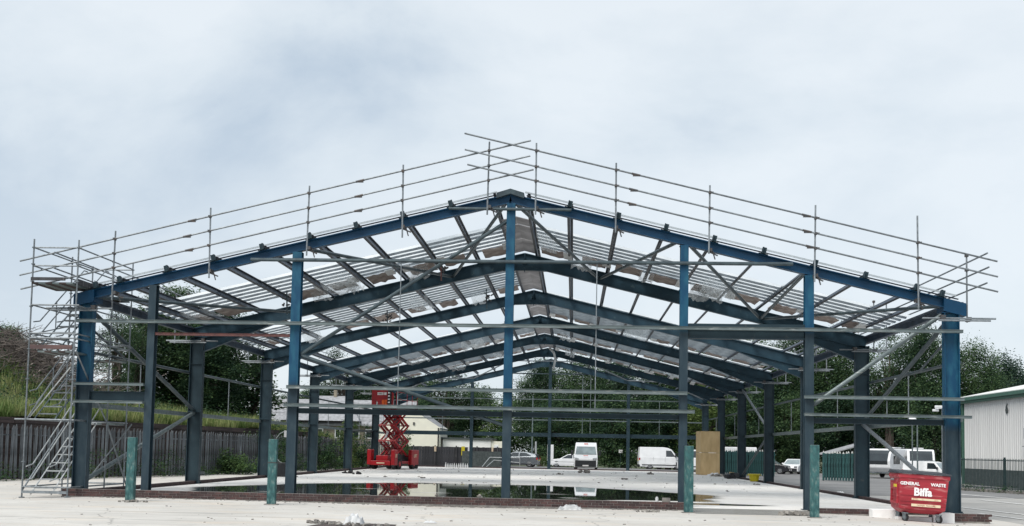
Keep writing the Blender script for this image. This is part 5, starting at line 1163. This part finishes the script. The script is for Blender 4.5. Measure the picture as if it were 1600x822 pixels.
TREES = [
(-50.4,59.3,3,9.3,6.2,'a','dark tree at the far left edge beyond the brushwood pile'),
(-50.1,64.4,3,7.6,5.1,'b','low dark tree behind the scaffold stair tower and brushwood'),
(-29.9,37.5,3.5,7.7,3.4,'s','sparse slender tree with sky showing through, left of the corner column'),
(-29.0,40.5,3.5,8.9,3.2,'s','thin-leaved tree directly behind the second gable post'),
(-28.2,43.5,3.0,10.6,7.4,'a','tall dark tree left of the second left column'),
(-24.4,41.8,2.8,9.8,6.4,'a','broad dark tree right of the second left column on the bank'),
(-22.6,46.1,2.0,7.4,5.6,'c','pointed dark tree sloping down at the end of the left treeline'),
(-34.3,50.5,3.0,5.2,3.7,'b','bushy tree low behind the thin trees on the left bank'),
(-27.9,49.7,1.4,8.0,8.4,'b','bushy tree low behind the tall trees on the left bank'),
(-40.2,115.3,0,9.5,3.6,'b','small round tree at the left gable end of the slate roofed house'),
(-30.7,108.4,0,16.1,7.6,'s','open-crowned tree rising over the slate roofed house'),
(-28.1,115.7,0,13.0,8.5,'a','tree behind the slate roof, left of the red scissor lift'),
(-36.8,122.1,0,11.7,8.2,'b','distant tree behind the hipped slate roof'),
(-22.0,116.2,0,13.0,9.0,'a','dark tree behind the red scissor lift platform'),
(-15.1,106.5,0,13.6,8.6,'s','loose-crowned tree behind the cream gable wall'),
(-11.8,112.9,0,11.2,7.6,'b','bushy tree above the long white building'),
(-19.8,130.6,0,10.2,10.6,'b','low distant tree behind the white flat building'),
(-6.7,103.3,0,9.0,6.2,'l','light green bushy tree right of the white flat building'),
(-1.9,95.3,0,13.1,6.6,'a','large round tree standing alone under the roof ridge'),
(2.9,92.5,0,13.7,7.6,'a','big tree directly behind the white van with red lettering'),
(0.5,85.7,0,8.3,6.6,'b','bushy tree behind the white saloon car'),
(8.3,95.8,0,14.4,8.8,'c2','pale green tree behind the back gable post'),
(6.7,84.1,0,8.6,7.2,'b','dense bushy tree right of the white van with red lettering'),
(13.5,92.1,0,14.6,8.5,'a','tall dark tree above the parked long white van'),
(11.9,84.4,0,8.6,6.8,'b','low leafy tree right behind the long white van'),
(18.2,90.3,0,15.4,8.4,'a','tall dark tree behind the plywood boxing'),
(16.6,82.6,0,9.3,6.8,'l','light bushy tree over the plywood boxing'),
(23.2,88.6,0,16.0,8.2,'a','tall dark tree behind the yellow tub'),
(20.8,80.9,0,9.2,6.6,'b','bushy tree behind the near run of green palisade'),
(27.6,86.8,0,16.6,8.1,'a','tall dark tree above the white hatchback'),
(25.7,81.2,0,8.7,6.6,'b','low rounded tree behind the white hatchback'),
(31.6,84.0,0,16.4,7.9,'a','tall tree behind the small timber shed'),
(29.9,78.4,0,9.3,6.8,'b','dense low tree behind the small timber shed'),
(35.5,79.3,0,16.2,7.6,'s','open-crowned tall tree behind the touring caravans'),
(38.3,76.5,0,15.6,6.9,'a','dark tall tree left of the right corner column'),
(36.3,81.9,0,9.7,7.7,'b','dense low tree behind the touring caravans'),
(38.6,73.9,0,9.8,6.4,'b','low leafy tree behind the small white van'),
(43.1,75.8,0,14.3,6.6,'a','tall tree just right of the right corner column'),
(47.4,79.2,0,13.3,6.6,'c2','blue-green tree above the warehouse roof'),
(56.1,95.8,0,13.0,5.7,'b','small distant tree at the right edge over the warehouse roof'),
]
for k, (x, y, z, h_, w_, kd, lab) in enumerate(TREES):
    W0, H0, cm, tm = tree_kinds[kd][k % len(tree_kinds[kd])]
    t_ = thing('tree', lab, 'tree', (x, y, z-.3), rnd.uniform(0, 6.28)); t_.scale = (w_/W0*1.06, w_/W0*1.06, (h_+.3)/H0)
    put('trunk', tm, t_); put('crown', cm, t_)
# woodland closing the view behind the individual trees, and understorey
cl = []
r = random.Random(5)
for k in range(420): x = r.uniform(-8, 64); cl.append((x, 99+r.uniform(-3, 5), r.uniform(.5, 10.5 if x > 8 else 7.5), r.uniform(.9, 1.6)))
for k in range(160): x = r.uniform(-46, -8); cl.append((x, 121+r.uniform(-3, 5), r.uniform(.5, 7.5), r.uniform(.9, 1.6)))
struct(put('woodland', leaf_mesh('woodland', cl, 110, .32, 'leaf', 6)), 'stuff')
cl = [(r.uniform(-1.5, 50), 82+r.uniform(-2.5, 2.0), r.uniform(0, 2.0), r.uniform(.6, 1.0)) for k in range(300)]
struct(put('undergrowth', leaf_mesh('undergrowth', cl, 150, .18, 'leaf', 8)), 'stuff')
cl = [(r.uniform(-1.8, -.4), 79.5+r.uniform(-.5, .6), r.uniform(0, .9), .4) for k in range(16)]
o = put('shrub', leaf_mesh('shrub', cl, 420, .14, 'leaf_light', 9)); tag(o, 'small yellow-green shrub between the grey car and the white sign board', 'shrub')
for (x, y, w_, h_, mt, lab) in ((-16.6, 31.5, 3.2, 3.0, 'weeds', 'tall leafy bush growing through the palisade left of the second teal post'), (-15.2, 46.0, 2.0, 3.4, 'leaf_light', 'light green sapling in front of the slate roof between two left columns'), (-15.4, 52.5, 3.4, 2.8, 'weeds', 'dark bush at the fence left of the scissor lift'), (-16.3, 41.5, 3.0, 2.2, 'weeds', 'dark ivy-like bush on the fence behind the third left column'), (-13.4, 61.5, 1.6, 3.0, 'leaf_light', 'leafy bush just right of the scissor lift base'), (-17.6, 26.5, 2.6, 1.2, 'weeds', 'low spreading weed clump at the fence by the plank stack')):
    n = 60; cl = [(r.gauss(0, .33)*w_/1.4, r.gauss(0, .3)*w_/1.6, abs(r.gauss(.5, .3))*h_, .32) for k in range(n)]
    t_ = thing('bush', lab, 'bush', (x, y, -.1)); put('foliage', leaf_mesh('foliage', cl, 620, .13, mt, int(abs(x)*10)), t_); MB().tube((0, 0, 0), (.1, 0, h_*.7), .04, 6, .02).tube((0, 0, .1), (-.3, 0, h_*.6), .03, 6, .015).obj('stem', 'bark', t_)
# weeds along the fence foot
cl = []
for k in range(620):
    y = r.uniform(-2, 64); tall = .32+.75*max(0, noise.noise(Vector((y*.22, 3.1, 0)))+.12); x = fence_x(y)+abs(r.gauss(.22, .42)); cl.append((x, y, gz(x, y)+abs(r.gauss(0, tall)), r.uniform(.18, .42)))
struct(put('weeds', leaf_mesh('weeds', cl, 260, .10, 'weeds', 12)), 'stuff')
cl = [(25.6+(31.8-y)*.333+r.uniform(-.5, -.1), y, gz(25, y)+abs(r.gauss(0, .18)), r.uniform(.15, .3)) for y in [r.uniform(24, 32) for k in range(70)]]
struct(put('verge_weeds', leaf_mesh('verge_weeds', cl, 300, .09, 'weeds', 13)), 'stuff')
# long grass on the bank
def grass(name, n, seed, xr, mat, hmin, hmax):
    r = random.Random(seed); v = []; f = []; k = 0
    for _ in range(n):
        y = r.uniform(-3, 56); d = r.random()**1.6*xr; x = fence_x(y)-1.15-d; z = bank_z(x, y)-.03
        h_ = r.uniform(hmin, hmax)*(1 if noise.noise(Vector((x*.3, y*.3, 5))) > -.15 else .45); a = r.uniform(0, 6.28); w_ = r.uniform(.02, .045); lx, ly = math.cos(a)*h_*.35, math.sin(a)*h_*.35
        v += [(x-w_*math.sin(a), y+w_*math.cos(a), z), (x+w_*math.sin(a), y-w_*math.cos(a), z), (x+lx, y+ly, z+h_)]; f.append((k, k+1, k+2)); k += 3
    me = bpy.data.meshes.new(name); me.from_pydata(v, [], f); me.materials.append(M[mat]); return struct(put(name, me), 'stuff')
grass('long_grass', 70000, 3, 24, 'grass', .35, 1.0)
cl = []
for k in range(260): y = r.uniform(0, 54); d = r.random()*18; x = fence_x(y)-1.5-d; cl.append((x, y, bank_z(x, y)+.25, r.uniform(.3, .7)))
cl2 = []
for k in range(280): y = r.uniform(2, 50); d = .3+r.random()*15; x = fence_x(y)-1.5-d; cl2.append((x, y, bank_z(x, y)+.3, r.uniform(.35, 1.2)))
struct(put('bank_bramble', leaf_mesh('bank_bramble', cl2, 230, .13, 'weeds', 24)), 'stuff')
struct(put('bank_scrub', leaf_mesh('bank_scrub', cl, 120, .16, 'leaf_light', 14)), 'stuff')
# brushwood pile
def brush(n, seed):
    r = random.Random(seed); mb = MB()
    for _ in range(n):
        a = r.uniform(0, 6.28); d = r.random()**.7; x, y = -29.2+math.cos(a)*d*5.5, 24.5+math.sin(a)*d*4.0; zb_ = bank_z(x, y); z = zb_+(1-d*d)*2.2*r.random()
        L_ = r.uniform(.7, 2.6); b_ = r.uniform(0, 6.28); e_ = r.uniform(-.15, .45); p = Vector((x, y, z)); q = p+Vector((math.cos(b_)*math.cos(e_), math.sin(b_)*math.cos(e_), math.sin(e_)))*L_
        mb.tube(p, q, r.uniform(.012, .05), 4, .008, cap=False)
        for t2 in range(2): mm = p.lerp(q, r.uniform(.3, .8)); mb.tube(mm, mm+Vector((r.uniform(-.5, .5), r.uniform(-.5, .5), r.uniform(-.1, .5))), .012, 4, .005, cap=False)
    return mb
o = brush(1500, 4).obj('brushwood_pile', 'twig'); tag(o, 'big tangled pile of dead brown branches on the left bank', 'brushwood')
cl = [(-29.2+r.gauss(0, 2.6), 24.5+r.gauss(0, 2), 5.6+r.uniform(-.6, .7), .5) for k in range(70)]
o = put('dead_foliage', leaf_mesh('dead_foliage', cl, 60, .16, 'twig', 15)); struct(o, 'stuff')
